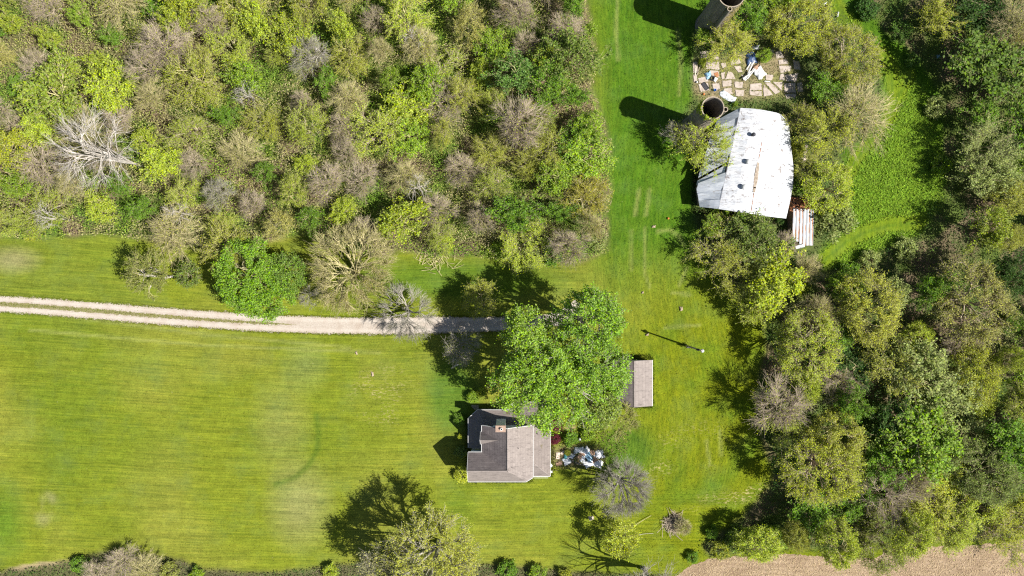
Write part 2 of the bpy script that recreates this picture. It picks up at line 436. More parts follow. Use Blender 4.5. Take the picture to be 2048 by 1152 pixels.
for pts, wd in (([(1765, 105), (1782, 140), (1785, 190), (1780, 235)], 11), ([(1820, 150), (1790, 205), (1765, 250), (1735, 290), (1708, 325), (1700, 350)], 9), ([(1838, 446), (1780, 450), (1730, 465), (1690, 485), (1650, 520)], 13), ([(1675, 10), (1690, 40), (1710, 60)], 12)):
    C = lerp(C, (0.115, 0.165, 0.010), stroke(pts, wd, 5) * 0.9)
    C = lerp(C, (0.055, 0.105, 0.010), stroke(pts, 1.2, 3) * 0.6)
C = lerp(C, (0.26, 0.19, 0.11), blob(1140, 855, 12, 8, 2))
C = lerp(C, (0.15, 0.115, 0.07), blob(1150, 912, 62, 26, 2) * 0.9)
C = lerp(C, (0.17, 0.12, 0.075), blob(1350, 1045, 16, 22, 1.5) * 0.9)
C = lerp(C, (0.30, 0.235, 0.14), np.clip(blob(90, 1133, 75, 9, 1, -0.1), 0, 1) * 0.9)
sth = blur(pip(PX, PY, SOUTH).astype(float), 2)
C = lerp(C, (0.09, 0.085, 0.04), sth)
C *= (0.86 + 0.28 * fbm(GX / 1.2, GY / 1.2, 33, 2))[..., None]
GCOL = C
drive_pts = [(-1500, 560), (-600, 575), (-250, 590), (0, 607.5), (100, 614), (200, 622), (300, 630.5), (400, 638), (500, 644.5), (580, 648.5), (660, 651), (760, 652), (870, 650), (1030, 648), (1110, 640), (1150, 622), (1160, 600)]
dx_, dy_ = np.array(drive_pts).T
dcurve = np.interp(PX, dx_[:-2], dy_[:-2])
fade = np.clip(1 - (PY - 620) / 900, 0, 1) * S(-PX, -1100, -800)
uA = (PY - (dcurve - 640) * fade) / 10
uB = (PX - 12 * np.sin(PY / 110) - 28 * np.exp(-((PY - 840) / 150) ** 2) * S(PX, 1250, 1450)) / 10
wB = S(PX, 1140, 1210) * (1 - S(PY, 960, 1010))
wB = np.maximum(wB, md)
ex = np.array([-1600, -900, -500, -300, -200, -150.]); ey = np.array([-1600, -900, -500, -300, -180, -110.])
ax = np.concatenate([ex, core_x, -ex[::-1]]); ay = np.concatenate([ey, core_y, -ey[::-1]])
k = len(ex)
padded = lambda a: np.pad(a, ((k, k), (k, k)) + ((0, 0),) * (a.ndim - 2), mode='edge')
VX, VY = np.meshgrid(ax, ay)
cc = padded(GCOL); far = np.clip((np.maximum(abs(VX) - 122, abs(VY) - 70)) / 60, 0, 1)
cc = cc * (1 - far[..., None]) + np.array((0.085, 0.105, 0.03)) * far[..., None]
nx, ny = len(ax), len(ay)
idx = np.arange(nx * ny).reshape(ny, nx)
quads = np.stack([idx[:-1, :-1], idx[:-1, 1:], idx[1:, 1:], idx[1:, :-1]], -1).reshape(-1, 4)
def ground_mat():
    m = NT('mown_lawn')
    at = m.new('Attribute'); at.attribute_name = 'col'
    mw = m.new('Attribute'); mw.attribute_name = 'mow'
    sp = m.new('SeparateXYZ'); m.l(mw.outputs['Vector'], sp.inputs[0])
    co = m.coords('Object'); sc = m.new('SeparateXYZ'); m.l(co, sc.inputs[0])
    def streak(along, across, fa, fb, sc_=1.0, det=3):
        cb = m.new('CombineXYZ'); m.l(m.math('MULTIPLY', along, fa), cb.inputs[0]); m.l(m.math('MULTIPLY', across, fb), cb.inputs[1])
        return m.noise(sc_, cb.outputs[0], det, 0.65)
    sA = streak(sc.outputs[0], sp.outputs[0], 0.035, 0.75); sA2 = streak(sc.outputs[0], sp.outputs[0], 0.12, 3.2)
    sB = streak(sc.outputs[1], sp.outputs[1], 0.05, 0.7); sB2 = streak(sc.outputs[1], sp.outputs[1], 0.45, 2.4)
    def mixf(a, b):
        n = m.new('Mix', data_type='FLOAT'); m.l(sp.outputs[2], n.inputs[0]); m.l(a, n.inputs[2]); m.l(b, n.inputs[3]); return n.outputs[0]
    s1 = mixf(sA, sB); s2 = mixf(sA2, sB2)
    fine = m.noise(3.2, co, 4, 0.8); fine2 = m.noise(1.1, co, 3, 0.6)
    v = m.math('ADD', m.ramp(s1, 0.3, 0.7, -0.13, 0.13), m.ramp(s2, 0.3, 0.7, -0.22, 0.22))
    v = m.math('ADD', v, m.ramp(fine, 0.3, 0.7, -0.30, 0.30)); v = m.math('ADD', v, m.ramp(fine2, 0.3, 0.7, -0.12, 0.12))
    v = m.math('ADD', v, 1.0)
    hs = m.new('HueSaturation'); m.l(at.outputs['Color'], hs.inputs['Color']); m.l(v, hs.inputs['Value'])
    m.l(m.ramp(s2, 0.3, 0.7, 0.515, 0.488), hs.inputs['Hue'])
    c = m.mixc(m.ramp(m.noise(1.7, co, 2), 0.735, 0.77, 0, 0.55), hs.outputs[0], (0.33, 0.31, 0.16))
    c = m.mixc(m.ramp(m.noise(0.16, co, 4), 0.5, 0.75, 0, 0.25), c, (0.10, 0.16, 0.055))
    th = m.math('MULTIPLY', at.outputs['Alpha'], m.ramp(m.noise(1.5, m.scaled(co, (0.8, 1.7, 1)), 4, 0.75), 0.53, 0.60))
    c = m.mixc(m.math('MULTIPLY', th, 0.85), c, (0.36, 0.30, 0.14))
    m.l(c, m.b.inputs['Base Color']); m.b.inputs['Roughness'].default_value = 0.95; m.b.inputs['Specular IOR Level'].default_value = 0.05
    m.bump(m.math('ADD', fine, m.math('MULTIPLY', s2, 0.7)), 0.55, 0.12)
    return m.mat
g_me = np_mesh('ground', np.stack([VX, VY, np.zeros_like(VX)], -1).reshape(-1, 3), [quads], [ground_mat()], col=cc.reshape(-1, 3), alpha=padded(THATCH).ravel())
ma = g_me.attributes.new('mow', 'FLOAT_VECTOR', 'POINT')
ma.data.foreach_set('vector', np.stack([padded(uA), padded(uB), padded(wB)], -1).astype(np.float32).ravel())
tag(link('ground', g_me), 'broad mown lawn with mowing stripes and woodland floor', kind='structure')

def ground_col(x, y):
    ix = np.clip(((np.asarray(x) + 122) / 0.5).astype(int), 0, len(core_x) - 1); iy = np.clip(((np.asarray(y) + 70) / 0.5).astype(int), 0, len(core_y) - 1)
    return GCOL[iy, ix]

# driveway: gravel sheet with a grassy crown between its wheel tracks
def resample(pts, step):
    pts = np.array(pts, float); seg = np.hypot(*np.diff(pts, axis=0).T); s = np.concatenate([[0], np.cumsum(seg)])
    t = np.arange(0, s[-1], step); return np.stack([np.interp(t, s, pts[:, 0]), np.interp(t, s, pts[:, 1])], -1)
dp = resample(drive_pts, 3.0); dp[:, 1] = np.convolve(np.pad(dp[:, 1], 8, mode='edge'), np.ones(17) / 17, 'valid')
tan = np.gradient(dp, axis=0); tan /= np.hypot(*tan.T)[:, None]; nrm = np.stack([-tan[:, 1], tan[:, 0]], -1)
nr = np.random.RandomState(3)
halfw = np.interp(dp[:, 0], [-200, 0, 300, 500, 700, 860, 1030, 1160], [17, 17, 18, 18, 17.5, 18, 14.5, 14])
rows = []; across = np.linspace(-1, 1, 13)
for i, a in enumerate(across):
    jit = (fbm(dp[:, 0] / 6, dp[:, 1] * 0 + i, 50 + (i > 6) * 5, 3) - 0.5) * 7 * (abs(a) > 0.99)
    off = a * (halfw + jit)
    q = dp + nrm * off[:, None]
    rows.append(np.stack([(q[:, 0] - 1024) / 10, (576 - q[:, 1]) / 10, np.full(len(q), 0.008)], -1))
DV = np.stack(rows, 1); n0, n1_ = DV.shape[:2]
idd = np.arange(n0 * n1_).reshape(n0, n1_)
dq = np.stack([idd[:-1, :-1], idd[1:, :-1], idd[1:, 1:], idd[:-1, 1:]], -1).reshape(-1, 4)
def gravel_mat():
    m = NT('pale_gravel')
    at = m.new('Attribute'); at.attribute_name = 'lane'; sp = m.new('SeparateXYZ'); m.l(at.outputs['Vector'], sp.inputs[0])
    co = m.coords('Object')
    n = m.noise(5.0, co, 5, 0.8); n2 = m.noise(0.5, co, 4, 0.6)
    c = m.mixc(m.ramp(n, 0.3, 0.7), (0.27, 0.23, 0.19), (0.47, 0.42, 0.365))
    c = m.mixc(m.ramp(n2, 0.45, 0.7, 0, 0.6), c, (0.27, 0.205, 0.155))
    crown = m.math('SUBTRACT', sp.outputs[1], m.math('ABSOLUTE', m.math('SUBTRACT', sp.outputs[0], 0.02)))
    jag = m.ramp(m.noise(1.6, co, 4, 0.7), 0.3, 0.7, -0.13, 0.13)
    g = m.ramp(m.math('ADD', crown, jag), -0.02, 0.06)
    rut = m.ramp(m.math('ABSOLUTE', m.math('SUBTRACT', m.math('ABSOLUTE', sp.outputs[0]), 0.55)), 0.0, 0.3, 0.35, 0.0)
    c = m.mixc(rut, c, (0.52, 0.475, 0.42))
    c = m.mixc(m.math('MULTIPLY', g, 0.85), c, (0.155, 0.145, 0.045))
    edge = m.ramp(m.math('ADD', m.math('ABSOLUTE', sp.outputs[0]), jag), 0.93, 1.05)
    c = m.mixc(m.math('MULTIPLY', edge, 0.8), c, (0.15, 0.16, 0.045))
    m.l(c, m.b.inputs['Base Color']); m.b.inputs['Roughness'].default_value = 0.95
    m.bump(n, 0.5, 0.05); return m.mat
d_me = np_mesh('driveway', DV.reshape(-1, 3), [dq], [gravel_mat()])
la = d_me.attributes.new('lane', 'FLOAT_VECTOR', 'POINT')
cw = np.interp(dp[:, 0], [-300, 0, 300, 520, 600, 700], [0.30, 0.30, 0.24, 0.14, 0.02, -0.3])
lane = np.stack([np.broadcast_to(across, (n0, 13)), np.broadcast_to(cw[:, None], (n0, 13)), np.zeros((n0, 13))], -1)
la.data.foreach_set('vector', lane.astype(np.float32).ravel())
tag(link('driveway', d_me), 'pale gravel driveway with grassy centre strip', kind='structure')

# ploughed stubble field in the corner
def sheet(name, poly, z, mat, label):
    mb = MB(); pts = []
    for i in range(len(poly)):
        (x1, y1), (x2, y2) = poly[i], poly[(i + 1) % len(poly)]
        n = max(1, int(math.hypot(x2 - x1, y2 - y1) / 5)) if max(x1, x2) < 2100 and max(y1, y2) < 1170 else 1
        for j in range(n):
            t = j / n; q = P(x1 + (x2 - x1) * t, y1 + (y2 - y1) * t + (nr.rand() - .5) * (5 if n > 1 else 0)); pts.append((q.x, q.y, z))
    mb.poly(pts[::-1]); return tag(mb.obj(name, mat), label, kind='structure')
def field_mat():
    m = NT('stubble_soil'); co = m.coords('Object')
    mp = m.new('Mapping'); mp.inputs['Rotation'].default_value = (0, 0, R(-4)); mp.inputs['Scale'].default_value = (0.22, 2.1, 1); m.l(co, mp.inputs[0])
    s = m.noise(1.0, mp.outputs[0], 4, 0.7); n = m.noise(2.6, co, 5, 0.85)
    c = m.mixc(m.ramp(s, 0.38, 0.62), (0.20, 0.135, 0.085), (0.33, 0.245, 0.16))
    c = m.mixc(m.ramp(n, 0.5, 0.68, 0, 0.85), c, (0.47, 0.38, 0.27))
    c = m.mixc(m.ramp(m.noise(0.22, co, 4, 0.6), 0.45, 0.65, 0, 0.6), c, (0.17, 0.115, 0.07))
    m.l(c, m.b.inputs['Base Color']); m.b.inputs['Roughness'].default_value = 0.95; m.bump(m.math('ADD', s, n), 0.8, 0.15); return m.mat
sheet('crop_field', FIELD, 0.006, field_mat(), 'bare tan crop field with furrows and stubble')

# ------------------------------------------------------------------ scattered leaf meshes
def diamonds(pos, size, rng, up=0.8, aspect=0.65):
    n = len(pos)
    nn = rng.normal(size=(n, 3)); nn[:, 2] = abs(nn[:, 2]) + up; nn /= np.linalg.norm(nn, axis=1)[:, None]
    a = rng.normal(size=(n, 3)); u = np.cross(nn, a); u /= np.linalg.norm(u, axis=1)[:, None]; v = np.cross(nn, u)
    s = (np.broadcast_to(size, n) * (0.6 + 0.8 * rng.rand(n)))[:, None] / 2
    V = np.stack([pos - u * s, pos - v * s * aspect, pos + u * s, pos + v * s * aspect], 1).reshape(-1, 3)
    F = np.arange(4 * n).reshape(n, 4)
    return V, F
def blades(pos, h, rng, lean=0.6, w=0.12):
    n = len(pos)
    d = rng.normal(size=(n, 3)); d[:, 2] = 0; d /= np.linalg.norm(d, axis=1)[:, None]
    e = np.stack([-d[:, 1], d[:, 0], np.zeros(n)], -1)
    hh = (np.broadcast_to(h, n) * (0.5 + rng.rand(n)))[:, None]; ww = w * (0.6 + 0.8 * rng.rand(n))[:, None]
    V = np.stack([pos - e * ww, pos + e * ww, pos + d * hh * lean * (0.5 + rng.rand(n)[:, None]) + np.array((0, 0, 1)) * hh], 1).reshape(-1, 3)
    return V, np.arange(3 * n).reshape(n, 3)
def sample_poly(poly, dens, rng, jitter=4, holes=()):
    a = np.array(poly, float); x0, y0 = a.min(0); x1, y1 = a.max(0)
    x0 = max(x0, -90); y0 = max(y0, -90); x1 = min(x1, 2140); y1 = min(y1, 1240)
    n = int((x1 - x0) * (y1 - y0) / 100 * dens)
    x = x0 + rng.rand(n) * (x1 - x0); y = y0 + rng.rand(n) * (y1 - y0)
    xj = x + (fbm(x / 12, y / 12, 60, 2) - .5) * jitter * 4; yj = y + (fbm(x / 12, y / 12, 70, 2) - .5) * jitter * 4
    ok = pip(xj, yj, poly)
    for h in holes: ok &= ~pip(x, y, h)
    return x[ok], y[ok]

rng = np.random.RandomState(11)
GAPS = [(300, 175, 26, 55), (945, 245, 30, 40), (1095, 70, 26, 34), (860, 45, 30, 30), (560, 210, 24, 16), (700, 170, 20, 25)]
def cover(name, poly, dens, hmax, pal, label, size=0.27, seed=0, holes=(), jitter=4):
    x, y = sample_poly(poly, dens, rng, jitter, holes)
    wx = (x - 1024) / 10; wy = (576 - y) / 10
    hf = S(fbm(wx / 5, wy / 5, 80 + seed, 3), 0.3, 0.75)
    for gx, gy, rx, ry in GAPS: hf = hf * np.clip(((x - gx) / rx) ** 2 + ((y - gy) / ry) ** 2, 0.1, 1)
    z = (0.25 + 0.75 * hf) * hmax * (0.15 + 0.85 * rng.rand(len(x)) ** 0.6) + 0.08
    V, F = diamonds(np.stack([wx, wy, z], -1), size, rng, 0.5)
    n = fbm(wx / 7 + 3, wy / 7, 90 + seed, 3) + (rng.rand(len(x)) - .5) * 0.22
    t = np.clip((n - 0.25) / 0.5, 0, 0.999) * (len(pal) - 1); i = t.astype(int); f = (t - i)[:, None]
    pa = np.array(pal); c = pa[i] * (1 - f) + pa[i + 1] * f
    me = np_mesh(name, V, [F], [COVER], col=np.repeat(c, 4, axis=0))
    return tag(link(name, me), label, 'undergrowth', kind='stuff')
cover('undergrowth', WOOD_W, 30, 3.8, [(0.15, 0.28, 0.025), (0.29, 0.37, 0.04), (0.38, 0.32, 0.19), (0.33, 0.33, 0.09), (0.17, 0.30, 0.03)], 'mixed green and brown undergrowth of the western woods')
cover('undergrowth', WOOD_E, 18, 3.0, [(0.035, 0.095, 0.014), (0.09, 0.17, 0.02), (0.11, 0.12, 0.04), (0.07, 0.14, 0.02), (0.04, 0.10, 0.014)], 'dark green undergrowth of the eastern woods', seed=3)
PADHOLE = [(1384, 118), (1470, 112), (1545, 98), (1570, 96), (1606, 150), (1606, 194), (1500, 204), (1400, 204), (1386, 190)]
BARNHOLE = [(1395, 415), (1430, 225), (1580, 230), (1600, 390), (1640, 390), (1635, 505), (1570, 500), (1565, 440)]
cover('undergrowth', BARNYARD, 15, 1.6, [(0.045, 0.11, 0.02), (0.09, 0.165, 0.025), (0.15, 0.12, 0.07), (0.06, 0.13, 0.02)], 'weeds and brush around the white roofed barn', seed=5, holes=(PADHOLE, BARNHOLE))
cover('undergrowth', SOUTH, 15, 1.2, [(0.05, 0.12, 0.02), (0.11, 0.17, 0.03), (0.19, 0.145, 0.10), (0.08, 0.16, 0.03)], 'scrubby growth along the bottom lawn edge', seed=7, jitter=2)

def grass(name, x, y, h, w, lean, gain, label, seed=0):
    wx = (x - 1024) / 10; wy = (576 - y) / 10
    V, F = blades(np.stack([wx, wy, np.zeros(len(x))], -1), h, rng, lean, w)
    c = ground_col(wx, wy) * gain * (0.75 + 0.5 * rng.rand(len(x)))[:, None]
    me = np_mesh(name, V, [F], [COVER], col=np.repeat(c, 3, axis=0))
    return tag(link(name, me), label, 'grass', kind='stuff')
x, y = sample_poly(MEADOW, 26, rng)
fl = fbm(x / 9, y / 9, 111, 2)
path = np.ones(len(x), bool)
for pts, wd in (([(1765, 105), (1782, 140), (1785, 190), (1780, 235)], 11), ([(1820, 150), (1790, 205), (1765, 250), (1735, 290), (1700, 340)], 9), ([(1838, 446), (1780, 450), (1730, 465), (1690, 485), (1650, 520)], 13)):
    for (x1, y1), (x2, y2) in zip(pts[:-1], pts[1:]):
        L2 = (x2 - x1) ** 2 + (y2 - y1) ** 2; t = np.clip(((x - x1) * (x2 - x1) + (y - y1) * (y2 - y1)) / L2, 0, 1)
        path &= np.hypot(x - x1 - t * (x2 - x1), y - y1 - t * (y2 - y1)) > wd
x, y, fl = x[path], y[path], fl[path]
grass('meadow_grass', x, y, 0.18 + 0.28 * fl, 0.09, 1.3, 2.0, 'long rough grass in the meadow east of the barn')
# tufty lawn everywhere else in view
lx = rng.rand(260000) * 2080 - 16; ly = rng.rand(260000) * 1180 - 14
ok = ~(pip(lx, ly, WOOD_W) | pip(lx, ly, WOOD_E) | pip(lx, ly, MEADOW) | pip(lx, ly, FIELD) | pip(lx, ly, BARNYARD))
dc = np.interp(lx, dx_[:-2], dy_[:-2]); ok &= ~((abs(ly - dc) < 21) & (lx < 1130))
ok &= ~pip(lx, ly, [(936, 845), (955, 820), (1024, 805), (1100, 805), (1100, 955), (1020, 965), (936, 965)])
ok &= rng.rand(len(lx)) < (0.35 + 0.65 * S(lx, 1100, 1250))
grass('lawn_grass', lx[ok], ly[ok], 0.12, 0.055, 0.8, 1.45, 'short tufted grass of the mown lawns')
# straggling growth on the driveway edges and crown
t = rng.rand(16000) * 1100; dc = np.interp(t, dx_[:-2], dy_[:-2])
side = rng.choice([-1, 0, 1], 16000, p=[.38, .24, .38]); hw = np.interp(t, [-200, 0, 300, 500, 700, 860, 1030, 1160], [17, 17, 18, 18, 17.5, 18, 14.5, 14])
yy = dc + side * (hw + rng.normal(size=16000) * 1.4) + (side == 0) * rng.normal(size=16000) * 2.0
ok = (side != 0) | (t < 560)
grass('verge_grass', t[ok], yy[ok], 0.14, 0.06, 0.8, 1.2, 'straggling grass along the driveway edges and its centre strip')
cover('undergrowth', [(1104, 836), (1150, 832), (1215, 850), (1262, 870), (1255, 900), (1225, 935), (1180, 948), (1108, 940)], 9, 0.5, [(0.06, 0.13, 0.02), (0.12, 0.18, 0.03), (0.24, 0.15, 0.09), (0.15, 0.14, 0.05)], 'weeds and reddish dry brush around the junk heap behind the house', seed=9, jitter=3)
ed = []
for (x1, y1), (x2, y2) in (((1306, 718), (1306, 814)), ((1234, 816), (1306, 816)), ((1234, 716), (1306, 716)), ((934, 840), (934, 966)), ((934, 966), (1065, 966)), ((1104, 810), (1104, 958)), ((1394, 345), (1392, 420)), ((1392, 420), (1570, 442)), ((1374, 691), (1372, 691))):
    n = int(math.hypot(x2 - x1, y2 - y1) * 8) + 20; t = rng.rand(n); ed.append(np.stack([x1 + (x2 - x1) * t + rng.normal(size=n) * 2.2, y1 + (y2 - y1) * t + rng.normal(size=n) * 2.2], -1))
ed = np.concatenate(ed); grass('fringe_grass', ed[:, 0] - (ed[:, 0] - 1024) * 0.015, ed[:, 1] - (ed[:, 1] - 576) * 0.015, 0.45, 0.07, 0.8, 1.0, 'long unmown grass at the foot of the buildings')
# corn stubble
x, y = sample_poly(FIELD, 16, rng, 1)
wx = (x - 1024) / 10; wy = (576 - y) / 10
V, F = blades(np.stack([wx, wy, np.full(len(x), 0.01)], -1), 0.16, rng, 2.4, 0.05)
tag(link('crop_stubble', np_mesh('crop_stubble', V, [F], [STUB])), 'flattened straw and stubble on the tan field', 'stubble', kind='stuff')

# ------------------------------------------------------------------ trees
def tubes(P0, P1, P2, r0, r1, segs, sides):
    """quadratic bezier tubes; returns verts, quads"""
    B = len(P0); t = np.linspace(0, 1, segs + 1)[None, :, None]
    c = (1 - t) ** 2 * P0[:, None] + 2 * (1 - t) * t * P1[:, None] + t ** 2 * P2[:, None]
    r = (np.asarray(r0)[:, None] * (1 - t[..., 0]) + np.asarray(r1)[:, None] * t[..., 0])
    tg = np.gradient(c, axis=1); tg /= np.linalg.norm(tg, axis=2)[..., None] + 1e-9
    ref = np.where(abs(tg[..., 2:3]) > 0.9, np.array((1., 0, 0)), np.array((0, 0, 1.)))
    u = np.cross(tg, ref); u /= np.linalg.norm(u, axis=2)[..., None] + 1e-9; v = np.cross(tg, u)
    a = np.arange(sides) * 2 * math.pi / sides
    V = c[:, :, None] + r[..., None, None] * (u[:, :, None] * np.cos(a)[None, None, :, None] + v[:, :, None] * np.sin(a)[None, None, :, None])
    ii = np.arange(B * (segs + 1) * sides).reshape(B, segs + 1, sides)
    nx_ = np.roll(ii, -1, axis=2)
    F = np.stack([ii[:, :-1], nx_[:, :-1], nx_[:, 1:], ii[:, 1:]], -1).reshape(-1, 4)
    return V.reshape(-1, 3), F

def bez(P0, P1, P2, t):
    t = t[:, None]; return (1 - t) ** 2 * P0 + 2 * (1 - t) * t * P1 + t ** 2 * P2
def bezd(P0, P1, P2, t):
    t = t[:, None]; d = 2 * (1 - t) * (P1 - P0) + 2 * t * (P2 - P1); return d / (np.linalg.norm(d, axis=1)[:, None] + 1e-9)

def tree_meshes(seed, Rr=4.0, H=10.0, zc=None, Rz=None, n=(6, 26, 130, 1400), tr=0.2, fork=0.3, leaves=2500, lsize=0.24, twl=0.9, twr=0.02, bk=None, leafm=None, tw=None, lobe=0.3, zmin=-0.25, clump=0.35, wob=0.0, base_off=(0, 0), diff=False):
    g = np.random.RandomState(seed)
    zc = H * 0.62 if zc is None else zc; Rz = H - zc if Rz is None else Rz
    E = np.array((Rr, Rr, Rz)); Cn = np.array((base_off[0], base_off[1], zc))
    lob = g.normal(size=(9, 3)); lob /= np.linalg.norm(lob, axis=1)[:, None]; amp = (g.rand(9) - 0.45) * lobe * 2
    def rad(d): return np.clip(0.92 + (amp * np.exp(-(1 - d @ lob.T) * 5)).sum(1), 0.45, 1.35)
    def dirs(m, zm=zmin):
        d = g.normal(size=(m * 4, 3)); d /= np.linalg.norm(d, axis=1)[:, None]; d = d[d[:, 2] > zm][:m]; return d
    def targ(m, lo, hi, zm=zmin):
        d = dirs(m, zm); return Cn + d * E * (rad(d) * (lo + (hi - lo) * g.rand(len(d))))[:, None]
    fz = H * fork
    top = np.array([[g.normal() * 0.1 + base_off[0] * .3, g.normal() * 0.1 + base_off[1] * .3, fz]])
    z0 = np.zeros((1, 3)) - np.array((0, 0, 0.15))
    TP0, TP1, TP2 = z0, (z0 + top) / 2 + g.normal(size=(1, 3)) * 0.1, top
    parts = [tubes(TP0, TP1, TP2, [tr * 1.25], [tr * 0.85], 4, 8)]
    T1 = targ(n[0], 0.35, 0.55, 0.0); T1[0] = Cn + (T1[0] - Cn) * 0.4 + np.array((0, 0, Rz * 0.4))
    a0 = np.repeat(top, len(T1), 0); L = np.linalg.norm(T1 - a0, axis=1)[:, None]
    a1 = a0 + (T1 - a0) * 0.4 + np.array((0, 0, 0.14)) * L + g.normal(size=T1.shape) * 0.06 * L
    r1a = np.full(len(T1), tr * 0.62); r1b = r1a * 0.5
    parts.append(tubes(a0, a1, T1, r1a, r1b, 5, 6))
    def level(prev, m, lo, hi, ra, segs, sides, jit):
        q0, q1, q2, qr = prev
        T = targ(m, lo, hi)
        d = ((T[:, None] - q2[None]) ** 2).sum(2)
        d *= (0.75 + 0.5 * g.rand(*d.shape)); par = d.argmin(1)
        tt = 0.45 + 0.55 * g.rand(len(T)); s0 = bez(q0[par], q1[par], q2[par], tt); dd = bezd(q0[par], q1[par], q2[par], tt)
        L = np.linalg.norm(T - s0, axis=1)[:, None]
        s1 = s0 + dd * L * 0.35 + (T - s0) * 0.2 + g.normal(size=T.shape) * jit * L
        rr = np.minimum(qr[par] * 0.6, ra * (0.7 + 0.6 * g.rand(len(T))))
        return (s0, s1, T, rr), tubes(s0, s1, T, rr, rr * 0.4, segs, sides)
    L2, m2 = level((a0, a1, T1, r1a), n[1], 0.4 if diff else 0.6, 0.85 if diff else 0.8, tr * 0.3, 4, 5, 0.10 + wob)
    parts.append(m2)
    L3, m3 = level(L2, n[2], 0.35 if diff else 0.72, 1.22 if diff else 1.0, tr * 0.13, 3, 4, 0.12 + wob)
    crown = [m3]
    k3 = len(L3[2])
    pi = g.randint(0, k3, n[3]); tt = 0.25 + 0.75 * g.rand(n[3])
    s0 = bez(L3[0][pi], L3[1][pi], L3[2][pi], tt); dd = bezd(L3[0][pi], L3[1][pi], L3[2][pi], tt)
    outw = (s0 - Cn) / E; outw /= np.linalg.norm(outw, axis=1)[:, None] + 1e-6
    dv = dd * 0.5 + outw * 0.55 + g.normal(size=dd.shape) * 0.45 + np.array((0, 0, 0.15)); dv /= np.linalg.norm(dv, axis=1)[:, None]
    Lw = (twl * (0.5 + g.rand(n[3])))[:, None]
    s2 = s0 + dv * Lw; s1 = (s0 + s2) / 2 + g.normal(size=s0.shape) * 0.08 * Lw
    crown.append(tubes(s0, s1, s2, np.full(n[3], twr), np.full(n[3], twr * 0.45), 1 if n[3] > 900 else 2, 3))
    def join(ps):
        V = []; F = []; o = 0
        for v, f in ps: V.append(v); F.append(f + o); o += len(v)
        return np.concatenate(V), np.concatenate(F)
    Vt, Ft = join(parts)
    trunk = np_mesh('trunk', Vt, [Ft], [bk], smooth=True)
    Vc, Fc = join(crown)
    mi = np.zeros(len(Fc), int)
    if leaves:
        li = g.randint(0, n[3], leaves); tl = 0.2 + 0.9 * g.rand(leaves)
        lp = s0[li] + (s2 - s0)[li] * tl[:, None] + g.normal(size=(leaves, 3)) * lsize * clump * 1.6
        Vl, Fl = diamonds(lp, lsize, g, 0.8)
        Fl = Fl + len(Vc); Vc = np.concatenate([Vc, Vl]); Fc = np.concatenate([Fc, Fl]); mi = np.concatenate([mi, np.ones(len(Fl), int)])
    crown_me = np_mesh('crown', Vc, [Fc], [tw or bk, leafm or LEAF], mat_idx=mi)
    return trunk, crown_me

def plant(name, meshes, x, y, rz, sxy, sz, color, label, cat='tree', group=None, tilt=(0, 0), asp=1.0):
    r = empty(name, (x, y, 0)); r.rotation_euler = (tilt[0], tilt[1], rz); r.scale = (sxy * asp, sxy / asp, sz)
    t = link('trunk' if cat == 'tree' else 'stem', meshes[0], r); c = link('crown' if cat == 'tree' else 'foliage', meshes[1], r); c.color = (*color, 1)
    return tag(r, label, cat, group)

LIME = (0.35, 0.44, 0.022); YEL = (0.37, 0.42, 0.02); OLIVE = (0.32, 0.36, 0.025); GREEN = (0.14, 0.27, 0.012); MID = (0.23, 0.36, 0.014); DKG = (0.055, 0.12, 0.018); PALE = (0.28, 0.34, 0.09); STRAW = (0.42, 0.41, 0.08)

PROTO = {
    'bud': [tree_meshes(100 + i, leaves=8600, lsize=0.18, n=(6, 24, 100, 1150), twl=1.25, twr=0.018, bk=(BK_GREY, BK_TAN, BK_PINK, BK_TAN, BK_GREY)[i], lobe=0.7, zmin=-0.35, diff=True) for i in range(5)],
    'big': [tree_meshes(170 + i, Rr=7.0, H=12.0, zc=7.5, leaves=17000, lsize=0.23, n=(9, 46, 320, 3600), tr=0.3, twl=1.1, twr=0.018, bk=(BK_GREY, BK_PINK, BK_GREY)[i], lobe=0.35, clump=0.5, zmin=-0.25) for i in range(3)],
    'round': [tree_meshes(150 + i, leaves=9500, lsize=0.22, n=(7, 30, 150, 1300), twl=0.9, twr=0.015, bk=(BK_GREY, BK_TAN, BK_GREY)[i], lobe=0.35, clump=0.5, zmin=-0.3) for i in range(3)],
    'leafy': [tree_meshes(200 + i, leaves=5200, lsize=0.31, n=(6, 26, 95, 500), twl=0.8, bk=(BK_GREY, BK_TAN)[i % 2], lobe=0.65, clump=0.5, diff=True) for i in range(4)],
    'bare': [tree_meshes(300 + i, leaves=1100, lsize=0.18, n=(7, 28, 130, 2200), twl=1.25, twr=0.02, bk=(BK_PINK, BK_PINK, BK_ASH, BK_TAN)[i], lobe=0.65, diff=True) for i in range(4)],
    'bush': [tree_meshes(400 + i, Rr=1.6, H=2.2, zc=1.0, Rz=1.2, leaves=2600, lsize=0.22, n=(5, 14, 40, 260), tr=0.05, fork=0.08, twl=0.45, twr=0.014, bk=BK_GREY, clump=0.5, zmin=-0.5) for i in range(4)],
    'snag': [tree_meshes(500 + i, leaves=0, n=(5, 18, 55, 160), twl=0.9, twr=0.022, tr=0.16, bk=BK_WHITE, lobe=0.5, wob=0.05) for i in range(2)],
}

